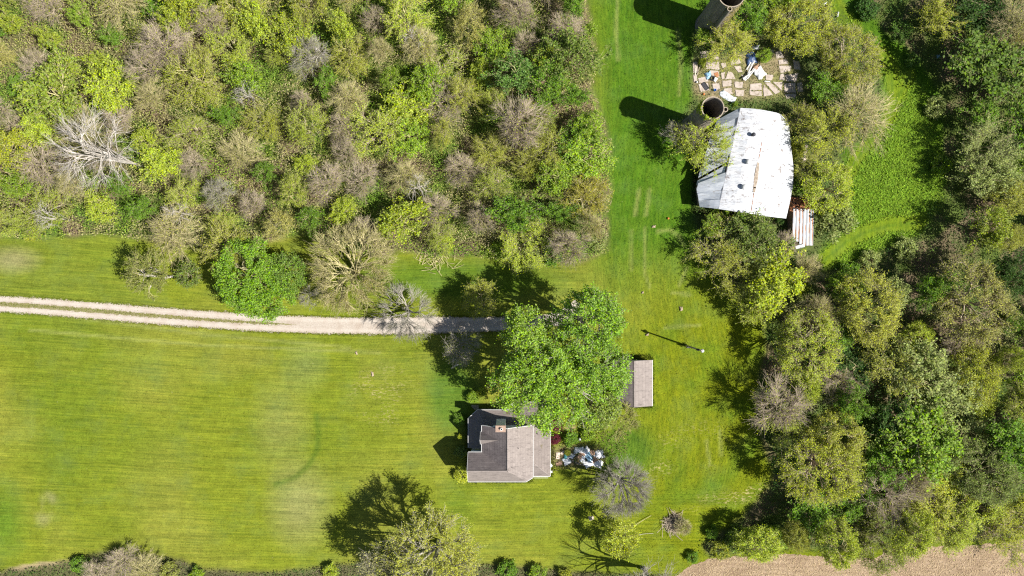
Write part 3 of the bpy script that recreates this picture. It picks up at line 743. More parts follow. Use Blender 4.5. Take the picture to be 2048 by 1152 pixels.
# --- single trees, placed by where their crown shows in the photograph
def hero(px, py, hc, rpx, H, name, color, label, seed, **kw):
    b = P(px, py, hc); Rr = rpx / 10 * (1 - hc / CAM_H)
    cat = kw.pop('cat', 'tree')
    return plant(name, tree_meshes(seed, Rr=Rr, H=H, zc=kw.pop('zc', hc), **kw), b.x, b.y, 0, 1, 1, color, label, cat)
HERO = []   # ground spots (px) kept free of random trees: x, y, r
hero(1088, 760, 15, 108, 23, 'silver_maple', (0.225, 0.39, 0.014), 'huge leafy green maple overhanging the north side of the farmhouse roof', 1, n=(9, 55, 300, 1500), tr=0.6, fork=0.18, leaves=29000, lsize=0.31, twl=1.5, twr=0.03, bk=BK_ASH, leafm=LEAFG, lobe=1.1, clump=0.55, Rz=8)
hero(1176, 645, 15, 76, 23, 'silver_maple', (0.20, 0.36, 0.014), 'leafy green maple at the driveway end, north of the huge maple', 2, n=(8, 40, 180, 900), tr=0.5, fork=0.2, leaves=14500, lsize=0.31, twl=1.4, twr=0.03, bk=BK_ASH, leafm=LEAFG, lobe=1.1, clump=0.55, Rz=8)
hero(1050, 655, 14, 42, 19, 'silver_maple', (0.25, 0.40, 0.02), 'small leafy maple hanging over the shaded end of the driveway', 3, n=(6, 20, 90, 500), tr=0.25, fork=0.3, leaves=6000, lsize=0.31, twl=1.2, twr=0.03, bk=BK_ASH, leafm=LEAFG, lobe=0.4, clump=0.75)
hero(1196, 738, 12, 54, 19, 'silver_maple', (0.20, 0.36, 0.014), 'leafy green maple reaching over the left slope of the small garage', 44, n=(8, 30, 170, 1000), tr=0.35, leaves=9500, lsize=0.31, bk=BK_ASH, leafm=LEAFG, lobe=0.5, clump=0.8)
hero(1190, 812, 9, 48, 15, 'leafy_tree', (0.20, 0.28, 0.03), 'leafy tree between the farmhouse and the small garage', 4, n=(6, 30, 150, 900), tr=0.28, leaves=7500, lsize=0.36, bk=BK_GREY, leafm=LEAFG, lobe=0.4, clump=0.6)
hero(1245, 835, 4, 34, 6.5, 'budding_tree', (0.24, 0.27, 0.04), 'small wispy budding tree just below left of the garage', 5, n=(5, 20, 90, 900), tr=0.12, leaves=2200, lsize=0.22, bk=BK_TAN)
hero(508, 570, 6, 74, 10.5, 'round_tree', (0.20, 0.36, 0.014), 'dense round bright green tree at the top edge of the driveway', 6, n=(9, 50, 330, 1500), tr=0.35, fork=0.14, leaves=34000, lsize=0.27, twl=0.9, bk=BK_GREY, lobe=0.45, clump=0.6, Rz=5)
hero(575, 545, 5, 40, 8, 'leafy_tree', (0.17, 0.28, 0.03), 'leafy green tree just behind the dense round tree', 7, n=(6, 26, 100, 500), tr=0.2, leaves=7500, lsize=0.27, bk=BK_GREY, clump=0.6)
hero(702, 543, 6, 98, 10, 'budding_tree', (0.30, 0.30, 0.06), 'wide tan budding tree with limbs radiating like spokes above the driveway', 8, n=(15, 80, 620, 4200), tr=0.36, fork=0.12, leaves=6500, lsize=0.18, twl=1.3, twr=0.022, bk=BK_TAN, lobe=0.35, zmin=-0.05)
hero(812, 625, 5.5, 60, 9, 'bare_tree', (0.3, 0.3, 0.1), 'leafless ash-grey tree leaning over the driveway', 9, n=(8, 34, 200, 1500), tr=0.28, fork=0.12, leaves=60, lsize=0.2, twl=1.2, twr=0.024, bk=BK_ASH, lobe=0.6, wob=0.05)
hero(620, 590, 3, 24, 5, 'bare_tree', (0.3, 0.3, 0.1), 'small leafless grey tree beside the round green tree', 10, n=(5, 16, 70, 420), tr=0.13, leaves=0, twl=0.8, bk=BK_ASH, lobe=0.6)
b_ = P(345, 552); bb = plant('white_trunk_tree', tree_meshes(12, Rr=5.6, H=11, zc=7.0, n=(7, 26, 110, 900), tr=0.24, fork=0.1, leaves=5500, lsize=0.22, bk=BK_WHITE, tw=BK_TAN, lobe=0.5, twr=0.016, zmin=0.0), b_.x, b_.y, 0, 1, 1, (0.22, 0.25, 0.05), 'thin leafed tree with bleached trunk on the lawn above the driveway', 'tree')
b_ = P(283, 331); plant('dead_tree', tree_meshes(15, Rr=8.4, H=22, zc=14.0, Rz=8.5, n=(8, 34, 170, 700), tr=0.30, fork=0.10, leaves=0, twl=1.9, twr=0.022, bk=BK_WHITE, lobe=0.35, wob=0.02, zmin=-0.3), b_.x, b_.y, 0, 1, 1, (1, 1, 1), 'tall dead tree with bleached white limbs in the western woods', 'tree')
hero(378, 548, 2.5, 24, 4.5, 'leafy_tree', (0.15, 0.22, 0.03), 'small bushy green tree between the white trunked tree and the round tree', 13, n=(5, 16, 60, 300), tr=0.1, leaves=2200, lsize=0.28, bk=BK_PINK)
hero(865, 1128, 11, 124, 17, 'pale_tree', (0.44, 0.47, 0.05), 'broad pale yellow-green tree at the bottom edge of the lawn', 14, n=(10, 60, 420, 3600), tr=0.5, fork=0.15, leaves=36000, lsize=0.2, twl=1.4, twr=0.026, bk=BK_ASH, lobe=0.4)
hero(765, 1128, 9, 55, 14, 'pale_tree', (0.36, 0.36, 0.12), 'greyer half-leafed tree left of the broad pale tree', 16, n=(7, 30, 150, 1600), tr=0.3, leaves=3200, lsize=0.26, twl=1.3, bk=BK_ASH, lobe=0.4)
hero(1246, 974, 6.5, 62, 10.5, 'bare_tree', (0.25, 0.25, 0.15), 'leafless round grey tree standing alone right of the house', 17, n=(11, 60, 420, 4200), tr=0.32, fork=0.12, leaves=0, twl=1.2, twr=0.017, bk=BK_ASH, lobe=0.1, zmin=0.05)
hero(1238, 1078, 5, 38, 8.5, 'yellow_tree', (0.42, 0.49, 0.02), 'small bright yellow-green tree below the leafless grey tree', 18, n=(6, 24, 110, 900), tr=0.16, leaves=4200, lsize=0.26, bk=BK_GREY, clump=0.5)
hero(1313, 1186, 11, 88, 18, 'bare_tree', (0.25, 0.25, 0.15), 'leafless forked grey tree at the bottom edge near the tan field', 19, n=(6, 20, 80, 420), tr=0.42, fork=0.10, leaves=0, twl=1.5, twr=0.022, bk=BK_ASH, lobe=0.4, wob=0.03, zmin=-0.3)
hero(1366, 1052, 1.3, 16, 2.6, 'dry_shrub', (0.2, 0.25, 0.08), 'dry grey shrub in the round unmown island', 20, cat='shrub', n=(6, 24, 110, 900), tr=0.06, fork=0.08, leaves=300, lsize=0.16, twl=0.7, twr=0.02, bk=BK_TAN)

SPOTS = [  # px, py, crown height, radius px, H, kind, variant, colour, label
    (1400, 290, 6, 50, 10, 'bud', 0, LIME, 'budding lime tree growing over the broken west edge of the barn roof'),
    (1372, 268, 5, 32, 8, 'bare', 2, OLIVE, 'leafless twiggy tree against the foot of the lower silo'),
    (1458, 86, 5, 42, 8, 'bud', 1, YEL, 'yellow-green budding tree right of the upper silo foot'),
    (1412, 74, 3, 20, 5, 'leafy', 0, MID, 'small leafy green tree at the foot of the upper silo'),
    (1592, 48, 5.5, 68, 8.5, 'big', 3, YEL, 'large yellow-green budding tree above the concrete pad'),
    (1500, 30, 5, 36, 8, 'leafy', 2, GREEN, 'dark leafy tree immediately right of the upper silo'),
    (1560, -8, 5, 40, 8, 'leafy', 1, MID, 'leafy tree at the top edge between silo and meadow'),
    (1694, 118, 5, 62, 8, 'big', 1, OLIVE, 'broad olive budding tree right of the concrete pad'),
    (1648, 180, 3.5, 34, 6, 'leafy', 2, GREEN, 'dark green tree at the right end of the concrete pad'),
    (1712, 222, 6, 62, 9, 'bare', 3, OLIVE, 'tan nearly leafless tree at the bend of the meadow path'),
    (1650, 262, 5, 48, 9, 'bud', 4, YEL, 'yellow-tinged budding tree right of the barn roof top'),
    (1604, 236, 4, 30, 6, 'bud', 2, OLIVE, 'small olive budding tree at the upper right corner of the barn'),
    (1660, 375, 5, 48, 8, 'round', 1, LIME, 'round lime budding tree beside the meadow, right of the barn'),
    (1622, 340, 4, 30, 6, 'bud', 0, OLIVE, 'small olive tree close to the right barn wall'),
    (1672, 440, 3, 34, 5, 'bush', 0, PALE, 'pale green thicket right of the rusty lean-to'),
    (1440, 500, 4.5, 44, 7, 'bud', 2, OLIVE, 'olive budding tree below the lower left barn corner'),
    (1428, 452, 3.5, 24, 6, 'leafy', 3, MID, 'small leafy tree touching the lower left barn corner'),
    (1505, 474, 5, 50, 8, 'leafy', 1, (0.14, 0.2, 0.03), 'leafy green tree hiding the lower barn wall'),
    (1545, 562, 6.5, 58, 11, 'leafy', 0, (0.36, 0.44, 0.01), 'vivid lime leafy tree in the clump below the barn'),
    (1470, 560, 4, 46, 7, 'bud', 4, OLIVE, 'drab budding tree at the lawn side of the barn clump'),
    (1512, 618, 4, 40, 7, 'bud', 3, LIME, 'pale budding tree at the bottom tip of the barn clump'),
    (1565, 490, 3, 26, 5, 'bare', 0, OLIVE, 'leafless brown tree left of the rusty lean-to'),
    (1610, 535, 3, 28, 5, 'bare', 3, OLIVE, 'small tan leafless tree just below the rusty lean-to'),
    (1740, 622, 8, 76, 12, 'big', 0, (0.40, 0.43, 0.04), 'wide tan-green budding tree east of the lawn, largest of its clump'),
    (1605, 692, 7, 72, 11, 'big', 1, (0.38, 0.46, 0.03), 'yellow-green budding tree at the lawn edge opposite the utility pole'),
    (1560, 815, 7, 58, 11, 'bare', 0, OLIVE, 'mauve nearly leafless tree at the lawn edge right of the garage'),
    (1570, 850, 5, 34, 8, 'bud', 2, LIME, 'small budding tree tucked below the mauve lawn edge tree'),
    (1640, 932, 8, 76, 12, 'big', 4, (0.38, 0.44, 0.02), 'wide yellow-olive budding tree on the lower lawn edge'),
    (1762, 992, 6, 44, 9, 'bare', 1, OLIVE, 'mauve-grey feathery leafless tree in the lower right woods'),
    (1855, 882, 8, 72, 12, 'leafy', 2, (0.20, 0.33, 0.015), 'broad rich green tree in the lower right woods'),
    (1680, 765, 5, 42, 8, 'bare', 0, OLIVE, 'rosy leafless tree behind the mauve lawn edge tree'),
    (1950, 600, 8, 84, 12, 'big', 1, (0.32, 0.33, 0.06), 'largest brownish budding tree near the right edge'),
    (1984, 450, 7, 42, 11, 'leafy', 3, (0.25, 0.32, 0.02), 'round lime leafy tree right of the meadow, casting a round shadow'),
    (1985, 128, 8, 78, 12, 'leafy', 0, (0.12, 0.20, 0.02), 'big dark green tree in the upper right corner woods'),
    (1880, 38, 5, 42, 8, 'bud', 3, YEL, 'yellow-green budding tree near the top right woods edge'),
    (1965, 292, 6, 54, 9, 'bud', 4, PALE, 'thin-leaved grey-green tree right of the meadow'),
    (1840, 738, 7, 60, 11, 'leafy', 1, PALE, 'pale silvery green tree in the middle of the eastern woods'),
    (1950, 745, 7, 64, 10, 'big', 3, YEL, 'wide yellow-olive tree below the largest brownish tree'),
    (1760, 1075, 6, 66, 9, 'big', 1, (0.2, 0.25, 0.02), 'green-gold tree overhanging the tan field'),
    (1980, 950, 8, 76, 11, 'big', 0, (0.2, 0.27, 0.05), 'wide green budding tree near the lower right corner'),
    (2010, 1068, 5, 44, 8, 'bud', 2, YEL, 'yellowish tree at the field edge by the right border'),
    (1138, 112, 6.5, 52, 10, 'leafy', 1, (0.15, 0.22, 0.03), 'leafy green thicket tree on the woods edge beside the mown strip'),
    (1035, 150, 8, 42, 12, 'leafy', 3, (0.13, 0.25, 0.04), 'fresh green broadleaf tree near the dark gap in the western woods'),
    (1035, 250, 8, 54, 12.5, 'bare', 0, OLIVE, 'wide rosy-brown leafless tree near the woods edge'),
    (1168, 392, 5, 48, 8, 'bud', 3, (0.30, 0.29, 0.02), 'golden budding tree on the woods edge opposite the barn'),
    (1150, 290, 4, 36, 7, 'leafy', 2, GREEN, 'dark leafy tree on the woods edge above the golden tree'),
    (1085, 300, 5, 40, 8, 'bud', 0, OLIVE, 'brownish budding tree left of the golden woods edge tree'),
    (590, 75, 5, 44, 9, 'leafy', 2, (0.30, 0.37, 0.02), 'vivid yellow-green tree high in the western woods'),
    (395, 170, 6, 52, 10, 'bud', 1, (0.29, 0.34, 0.02), 'bright lime budding tree right of the deep clearing in the western woods'),
    (370, 10, 6, 46, 10, 'leafy', 0, (0.30, 0.36, 0.02), 'vivid lime tree at the top edge of the western woods'),
    (110, 190, 6, 62, 10, 'leafy', 1, (0.24, 0.32, 0.03), 'wide lime leafy tree above the white dead tree'),
    (20, 300, 6, 42, 9, 'leafy', 3, (0.32, 0.36, 0.02), 'vivid lime tree at the left border beside the dead tree'),
    (335, 95, 6, 54, 10, 'bare', 0, OLIVE, 'rosy leafless tree above the deep clearing'),
    (1050, 92, 4, 26, 7, 'bare', 0, OLIVE, 'small dense rosy leafless tree by the dark gap'),
    (925, 190, 5, 34, 8, 'bud', 1, OLIVE, 'olive budding tree left of the fresh green broadleaf'),
    (850, 165, 6, 36, 9, 'leafy', 2, MID, 'bright mid green tree in the middle of the western woods'),
    (960, 590, 4, 36, 6.5, 'bud', 4, OLIVE, 'drab budding tree in the shade above the driveway'),
    (920, 700, 4, 34, 6.5, 'bare', 2, OLIVE, 'dim leafless tree in the shade below the driveway'),
    (452, 490, 5, 46, 8, 'bud', 1, (0.3, 0.33, 0.03), 'yellow-green budding tree hanging over the shadow by the round tree'),
]
for (px, py, hc, rp, H, kind, v, colr, lab) in SPOTS:
    b = P(px, py, hc); ms = PROTO[kind][v % len(PROTO[kind])]
    R0, H0 = (1.6, 2.2) if kind == 'bush' else ((7.0, 12.0) if kind == 'big' else (4.0, 10.0))
    Rr = rp / 10 * (1 - hc / CAM_H)
    nm = {'bud': 'budding_tree', 'big': 'budding_tree', 'round': 'budding_tree', 'leafy': 'leafy_tree', 'bare': 'bare_tree', 'bush': 'thicket'}[kind]
    plant(nm, ms, b.x, b.y, random.Random(px * 7 + py).uniform(0, 6.28), Rr / R0, H / H0, colr, lab, 'shrub' if kind == 'bush' else 'tree')
    HERO.append((b.x, b.y, Rr))
for (px, py, r) in ((283, 331, 4.5), (505, 572, 7), (702, 543, 8), (345, 552, 6), (300, 185, 4.5), (945, 245, 4.5), (1090, 75, 4), (860, 50, 4), (560, 205, 2.5), (700, 175, 2.5), (865, 330, 2), (175, 300, 0)):
    q = P(px, py); HERO.append((q.x, q.y, r))

# --- the mass of the woods: each tree a thing of its own
rr = random.Random(5)
def scatter(poly, dmin, tries, inset=10):
    pts = []
    xs = [p[0] for p in poly]; ys = [p[1] for p in poly]
    for _ in range(tries):
        px = rr.uniform(max(-80, min(xs)), min(2130, max(xs))); py = rr.uniform(max(-80, min(ys)), min(1120, max(ys)))
        if not pip([px], [py], poly)[0]: continue
        if poly is WOOD_E and ((px < 1925 and py < 560) or not pip([px], [py + 34], poly)[0]): continue
        if not (pip([px], [py + inset], poly)[0] and pip([px + inset], [py], poly)[0] and pip([px - inset], [py], poly)[0]): continue
        if poly is WOOD_W and not (pip([px + 34], [py], poly)[0] and pip([px], [py + 22], poly)[0]): continue
        if poly is WOOD_E and not pip([px - 34], [py], poly)[0] and py > 560: continue
        q = P(px, py); x, y = q.x, q.y
        if any((x - a) ** 2 + (y - b) ** 2 < (0.80 * r) ** 2 + 4 for a, b, r in HERO): continue
        if any((x - a) ** 2 + (y - b) ** 2 < dmin ** 2 for a, b, *_ in pts): continue
        pts.append((x, y))
    return pts
LOOK = {'round': ('budding_tree', ['round olive budding tree', 'round lime budding tree', 'round yellowish budding tree']), 'bud': ('budding_tree', ['olive budding tree', 'lime budding tree', 'straw-tinted budding tree']), 'leafy': ('leafy_tree', ['mid green leafy tree', 'lime leafy tree', 'dark green leafy tree']), 'bare': ('bare_tree', ['rosy-brown leafless tree', 'grey leafless tree', 'tan leafless tree'])}
woods = []
for (x, y) in scatter(WOOD_W, 5.6, 9000):
    px, py = x * 10 + 1024, 576 - y * 10
    east = min(1, max(0, (px - 750) / 350))
    nz = float(fbm(x / 11, y / 11, 140, 2)); u = rr.random()
    pb = 0.35 - 0.09 * east; pl = 0.22 + 0.22 * east
    if nz > 0.55: pb -= 0.12; pl += 0.12
    if nz < 0.42: pb += 0.14; pl -= 0.08
    kind = 'bare' if u < pb else ('leafy' if u < pb + pl else 'bud')
    if kind == 'bud': c, li = rr.choice([(OLIVE, 0), (LIME, 1), (LIME, 1), (LIME, 1), (STRAW, 2)])
    elif kind == 'leafy': c, li = rr.choice([(MID, 0), (LIME, 1), (LIME, 1), (GREEN, 2)] if east < .5 else [(MID, 0), (GREEN, 2), (LIME, 1)])
    else: c, li = OLIVE, 0
    woods.append((x, y, kind, c, li, 2.0 + 3.0 * rr.random() ** 1.5 + 0.4 * east, rr.uniform(5.0, 9.5) + 1.5 * east, 'W'))
for (x, y) in scatter(WOOD_E, 6.1, 9000):
    nz = float(fbm(x / 11, y / 11, 150, 2)); u = rr.random()
    kind = 'bare' if u < 0.14 else ('leafy' if u < 0.58 + (0.15 if nz > .5 else -.1) else 'bud')
    if kind == 'bud' and rr.random() < 0.7: kind = 'round'
    if kind in ('bud', 'round'): c, li = rr.choice([((0.31, 0.34, 0.035), 0), (LIME, 1), (LIME, 1), (YEL, 2)])
    elif kind == 'leafy': c, li = rr.choice([(MID, 0), (GREEN, 2), (DKG, 2), (PALE, 0), (GREEN, 2)])
    else: c, li = OLIVE, 0
    woods.append((x, y, kind, c, li, 2.5 + 3.0 * rr.random() ** 1.3, rr.uniform(6.0, 12.0), 'E'))
ORD = ['first', 'second', 'third', 'fourth', 'fifth', 'sixth', 'seventh', 'eighth', 'ninth', 'tenth', 'eleventh', 'twelfth']
def zone(px, py, side):
    if side == 'W':
        row = 0 if py < 160 else (1 if py < 325 else 2); cl = min(3, max(0, int(px // 300)))
        rows_ = ['in the upper western woods', 'in the middle western woods', 'in the lower western woods']
        cols = ['by the left border', 'near the dead tree', 'left of the dark gap', 'by the mown strip']
    else:
        row = 0 if py < 260 else (1 if py < 560 else (2 if py < 860 else 3)); cl = 0 if px < 1860 else 1
        rows_ = ['in the top right woods', 'in the woods beside the meadow', 'in the woods below the meadow', 'in the woods above the tan field']
        cols = ['inner side', 'outer side']
    return rows_[row], cols[cl]
buckets = {}
for w in woods:
    x, y, kind, c, li, Rr, H, side = w
    hc = H * 0.6; f = 10 / (1 - hc / CAM_H); px, py = 1024 + x * f, 576 - y * f
    v = rr.randrange(len(PROTO[kind]))
    if kind == 'bare' and v == 2 and rr.random() < 0.75: v = 3
    if kind == 'bare': li = (0, 0, 1, 2)[v]
    z = zone(px, py, side)
    buckets.setdefault((LOOK[kind][1][li].replace('dark green', 'deep-green').replace('mid green', 'mid-green'), z), []).append((px, w, v))
for (look, z), lst in sorted(buckets.items(), key=lambda t: str(t[0])):
    lst.sort(key=lambda t: t[0])
    for i, (px, w, v) in enumerate(lst):
        x, y, kind, c, li, Rr, H, side = w
        if len(lst) == 1: lab = f'{look} {z[0]}, {z[1]}'
        elif i == 0: lab = f'leftmost {look} {z[0]}, {z[1]}'
        else: lab = f'{ORD[i]} {look} from left {z[0]}, {z[1]}'.replace('in the woods above', 'above').replace('dark green', 'deep-green')
        jit = 0.85 + 0.3 * rr.random()
        col = tuple(k * jit for k in c)
        plant(LOOK[kind][0], PROTO[kind][v], x, y, rr.uniform(0, 6.28), Rr / 4.0, H / 10.0, col, lab, 'tree', 'trees of the western woods' if side == 'W' else 'trees of the eastern woods', asp=rr.uniform(0.84, 1.2))
print('WOODS', len(woods))

# small leafless pale trees standing out of the canopy
for i, (px, py, lab) in enumerate(((385, 432, 'bleached leafless sapling above the round tree'), (140, 440, 'pale leafless sapling at the lower left woods edge'), (835, 95, 'grey leafless sapling in the upper middle woods'), (845, 385, 'pale broken sapling in the lower middle woods'), (655, 125, 'bleached snag high in the western woods'), (520, 205, 'pale snag in a small clearing of the western woods'))):
    q = P(px, py); plant('dead_sapling', PROTO['snag'][i % 2], q.x, q.y, i * 1.3, 0.75, 1.0, (1, 1, 1), lab, 'tree')

# bushes
BUSH = [(924, 950, 14, (0.46, 0.52, 0.02), 'bright yellow-green rounded bush at the lower left house corner'), (921, 902, 12, (0.17, 0.24, 0.05), 'round green bush by the porch'), (927, 906, 7, (0.46, 0.52, 0.02), 'small yellow bush tucked under the porch eave'), (920, 873, 5, (0.46, 0.52, 0.02), 'tiny yellow shrub in the porch shade'),
        (918, 838, 10, GREEN, 'dark shrub at the upper left porch corner'), (945, 793, 12, MID, 'low bush above the porch roof'), (963, 785, 10, LIME, 'light green bush left of the huge maple'), (1112, 848, 13, (0.13, 0.02, 0.035), 'crimson shrub beside the back roof'), (1109, 878, 10, (0.15, 0.02, 0.035), 'lower crimson shrub against the back wall'),
        (1140, 878, 14, GREEN, 'dark green low bush between crimson shrub and junk heap'), (1175, 868, 14, MID, 'low green bush above the junk heap'), (1135, 905, 6, OLIVE, 'weedy clump left in the junk heap'),
        (1528, 112, 13, MID, 'bright green bush growing on the concrete pad'), (1404, 125, 8, LIME, 'lime sapling on the left end of the pad'), (1478, 226, 5, MID, 'small green shrub at the top barn corner'), (1470, 208, 5, MID, 'little green shrub beside the leaning metal sheet'),
        (1440, 425, 16, MID, 'green bush below the barn eave, left end'), (1480, 438, 14, GREEN, 'dark bush below the barn eave, middle'), (1560, 440, 9, DKG, 'very dark bush at the lower right barn corner'), (1590, 300, 18, OLIVE, 'olive bush against the right barn wall'), (1600, 372, 16, GREEN, 'green bush above the rusty lean-to'),
        (1690, 160, 16, GREEN, 'dark bush under the olive budding tree'), (1825, 120, 14, (0.14, 0.26, 0.03), 'broad green bush at the top of the meadow'), (1870, 215, 20, PALE, 'pale bush on the right meadow edge'), (1800, 62, 20, (0.09, 0.18, 0.02), 'dark leafy thicket by the top meadow gap'), (1735, 20, 22, (0.06, 0.14, 0.02), 'dark thicket left of the top meadow gap'),
        (1880, 330, 20, MID, 'green bush midway down the meadow edge'), (1810, 500, 22, PALE, 'pale bush below the mown meadow loop'), (1740, 520, 18, PALE, 'pale leafy bush at the left end of the meadow loop'), (1700, 545, 20, GREEN, 'green bush nearest the barn clump'),
        (1480, 1080, 26, (0.22, 0.32, 0.03), 'lime green bramble patch in the lower woods corner'), (1440, 1100, 18, OLIVE, 'olive bramble beside the tan field'), (1540, 1075, 24, MID, 'green bramble along the field edge'), (1425, 1065, 12, GREEN, 'low dark bush at the lawn corner'), (1385, 1115, 12, GREEN, 'small dark bush next to the tan field tip'),
        (160, 1130, 16, GREEN, 'green bush left of the brown thicket at the bottom left'), (340, 1140, 16, (0.3, 0.33, 0.06), 'pale bush right of the brown thicket at the bottom left'), (395, 1148, 14, MID, 'green bush at the end of the bottom left thicket'), (660, 1145, 16, LIME, 'light bush left of the broad pale tree'), (1015, 1140, 18, GREEN, 'green hedge bush right of the broad pale tree'), (1075, 1146, 16, MID, 'hedge bush on the bottom border below the house'), (1130, 1150, 14, OLIVE, 'olive hedge bush on the bottom border'),
        (1105, 510, 22, (0.13, 0.25, 0.02), 'vivid green bush on the lower woods edge'), (1150, 500, 20, MID, 'green bush at the woods corner, left'), (1195, 480, 18, PALE, 'pale bush at the woods corner, right'), (1195, 330, 16, MID, 'green bush on the woods edge opposite the lower silo'), (1180, 250, 18, GREEN, 'dark green bush on the woods edge left of the silo shadow'), (1180, 60, 14, MID, 'green bush on the upper woods edge'),
        (1060, 512, 20, PALE, 'pale weedy bush on the lower woods edge'), (990, 500, 18, MID, 'mid green bush on the lower woods edge'), (890, 488, 20, LIME, 'lime shrub on the lower woods edge'), (1250, 250, 0, GREEN, ''), (30, 440, 16, PALE, 'pale shrub at the left woods edge'), (60, 470, 12, OLIVE, 'olive shrub at the lawn top left')]
for i, (px, py, rp, colr, lab) in enumerate(BUSH):
    if not rp: continue
    h = 0.9 + rp * 0.07; b = P(px, py, h * 0.5)
    plant('bush', PROTO['bush'][i % 4], b.x, b.y, i * 1.7, rp / 10 / 1.6, h / 2.2, colr, lab, 'bush')
for i, (px, py, rp, lab) in enumerate(((245, 1118, 34, 'brown twiggy thicket on the bottom left border'), (290, 1140, 30, 'tan leafless thicket right of the brown thicket'), (200, 1150, 26, 'low brown thicket on the bottom border'))):
    h = 3.5; b = P(px, py, 2)
    plant('thicket', PROTO['bare'][(0, 3, 1)[i]], b.x, b.y, i * 2.0, rp / 10 / 4, h / 10, OLIVE, lab, 'bush')

# fallen timber and brush
def sticks(name, cx, cy, spread, n, L, r, mat, label, cat, seed, ang=None):
    g = np.random.RandomState(seed); q = P(cx, cy)
    c = np.stack([q.x + g.normal(size=n) * spread, q.y + g.normal(size=n) * spread, 0.08 + g.rand(n) * 0.5], -1)
    a = (g.rand(n) * math.pi if ang is None else ang + g.normal(size=n) * 0.4)
    d = np.stack([np.cos(a), np.sin(a), g.normal(size=n) * 0.15], -1) * (L * (0.5 + g.rand(n)))[:, None]
    p0, p2 = c - d / 2, c + d / 2; p0[:, 2] = np.maximum(p0[:, 2], 0.05); p2[:, 2] = np.maximum(p2[:, 2], 0.05)
    V, F = tubes(p0, (p0 + p2) / 2 + g.normal(size=c.shape) * 0.1 * L * np.array((1, 1, .2)), p2, np.full(n, r), np.full(n, r * 0.5), 3, 4)
    return tag(link(name, np_mesh(name, V, [F], [mat])), label, cat)
sticks('brush_pile', 1343, 1046, 0.9, 130, 2.0, 0.05, BK_PINK, 'heap of dead brush in the round unmown island', 'brush pile', 1)
sticks('brush_pile', 875, 506, 1.6, 120, 2.2, 0.05, BK_TAN, 'tangle of dead branches at the lower woods edge', 'brush pile', 2)
def log(x1, y1, x2, y2, r, mat, label, z=0.25, bend=0.3):
    a = P(x1, y1); b = P(x2, y2); a.z = z; b.z = z
    m_ = (a + b) / 2 + Vector((bend, bend, 0.05))
    V, F = tubes(np.array([a]), np.array([m_]), np.array([b]), [r], [r * 0.55], 6, 7)
    return tag(link('fallen_log', np_mesh('fallen_log', V, [F], [mat], smooth=True)), label, 'log')
log(808, 281, 862, 247, 0.2, BK_TAN, 'long tan fallen trunk in the middle of the western woods', 3.2)
log(903, 736, 918, 728, 0.14, BK_WHITE, 'bleached forked log lying in the shade below the driveway')
log(1265, 1052, 1302, 1030, 0.07, BK_TAN, 'thin fallen branch right of the yellow tree')
log(862, 512, 880, 498, 0.18, BK_TAN, 'short tan log at the lower woods edge')
log(1270, 1070, 1306, 1066, 0.05, BK_WHITE, 'thin pale fallen stick below the leafless grey tree')

# ------------------------------------------------------------------ farmhouse
hx = empty('farmhouse', (-0.85, -31, 0)); tag(hx, 'two-storey farmhouse with grey shingle roof, brick chimney and wraparound porch', 'house')
HO = Vector((-0.85, -31, 0))
def hpart(name, mb, mat, parent=None):
    mb.v = [(a - HO.x, b - HO.y, c) for a, b, c in mb.v]
    o = mb.obj(name, mat, None); o.parent = parent or hx
    return o
def roof_obj(name, polys, mat, parent, t=0.14):
    mb = MB()
    for p in polys: mb.slab(p, t)
    return hpart(name, mb, mat, parent)
ZR, ZE = 9.0, 6.0
walls = MB()
# two-storey body: main block, wing and lower additions
def wallbox(mb, x0, x1, y0, y1, z0, z1): mb.box(x0, x1, y0, y1, z0, z1)
wallbox(walls, -5.35, 3.65, -36.6, -26.65, 0.35, 5.85)
wallbox(walls, -7.95, -5.36, -36.6, -31.75, 0.35, 5.85)
wallbox(walls, 3.66, 7.1, -36.4, -22.8, 0.35, 2.6)
wallbox(walls, 0.5, 3.655, -26.64, -22.8, 0.35, 2.6)
# gable triangles
walls.poly([(-5.35, -26.66, 5.84), (3.65, -26.66, 5.84), (-0.85, -26.66, 8.80)])
walls.poly([(-7.96, -36.6, 5.84), (-7.96, -31.75, 5.84), (-7.96, -34.2, 8.78)])
walls.poly([(-5.6, -29.65, 5.84), (-5.6, -27.65, 5.84), (-5.6, -28.65, 7.72)])
wo = hpart('wall', walls, SIDING)
fnd = MB()
wallbox(fnd, -5.30, 3.60, -36.55, -26.70, -0.2, 0.36); wallbox(fnd, -7.9, -5.31, -36.55, -31.8, -0.2, 0.36); wallbox(fnd, 3.61, 7.05, -36.35, -22.85, -0.2, 0.36); wallbox(fnd, .55, 3.6, -26.69, -22.85, -0.2, 0.355)
hpart('foundation', fnd, STONE)
rz = lambda x: 6 + 3 * (x + 5.7) / 4.85
roof_obj('roof', [[(-0.85, -26.3, 9), (-5.75, -26.3, 5.97), (-5.75, -31.42, 5.97), (-0.85, -34.2, 9)]], SHINGLE_SHADE, hx)
roof_obj('roof', [[(-8.35, -31.4, 6.0), (-8.35, -34.2, 9.0), (-0.86, -34.2, 9.0), (-5.76, -31.4, 6.0)]][::1], SHINGLE_SHADE, hx)
ro = roof_obj('roof', [[(-0.84, -26.3, 9), (-0.84, -34.2, 9), (4.0, -36.2, 6), (4.0, -26.3, 6)]], SHINGLE, hx)
roof_obj('roof', [[(-8.35, -34.21, 9), (-8.35, -37.0, 6), (2.7, -37.0, 6), (-0.85, -34.21, 9)], [(-0.84, -34.21, 9), (2.71, -37.0, 6), (4.0, -36.21, 6)]], SHINGLE, hx)
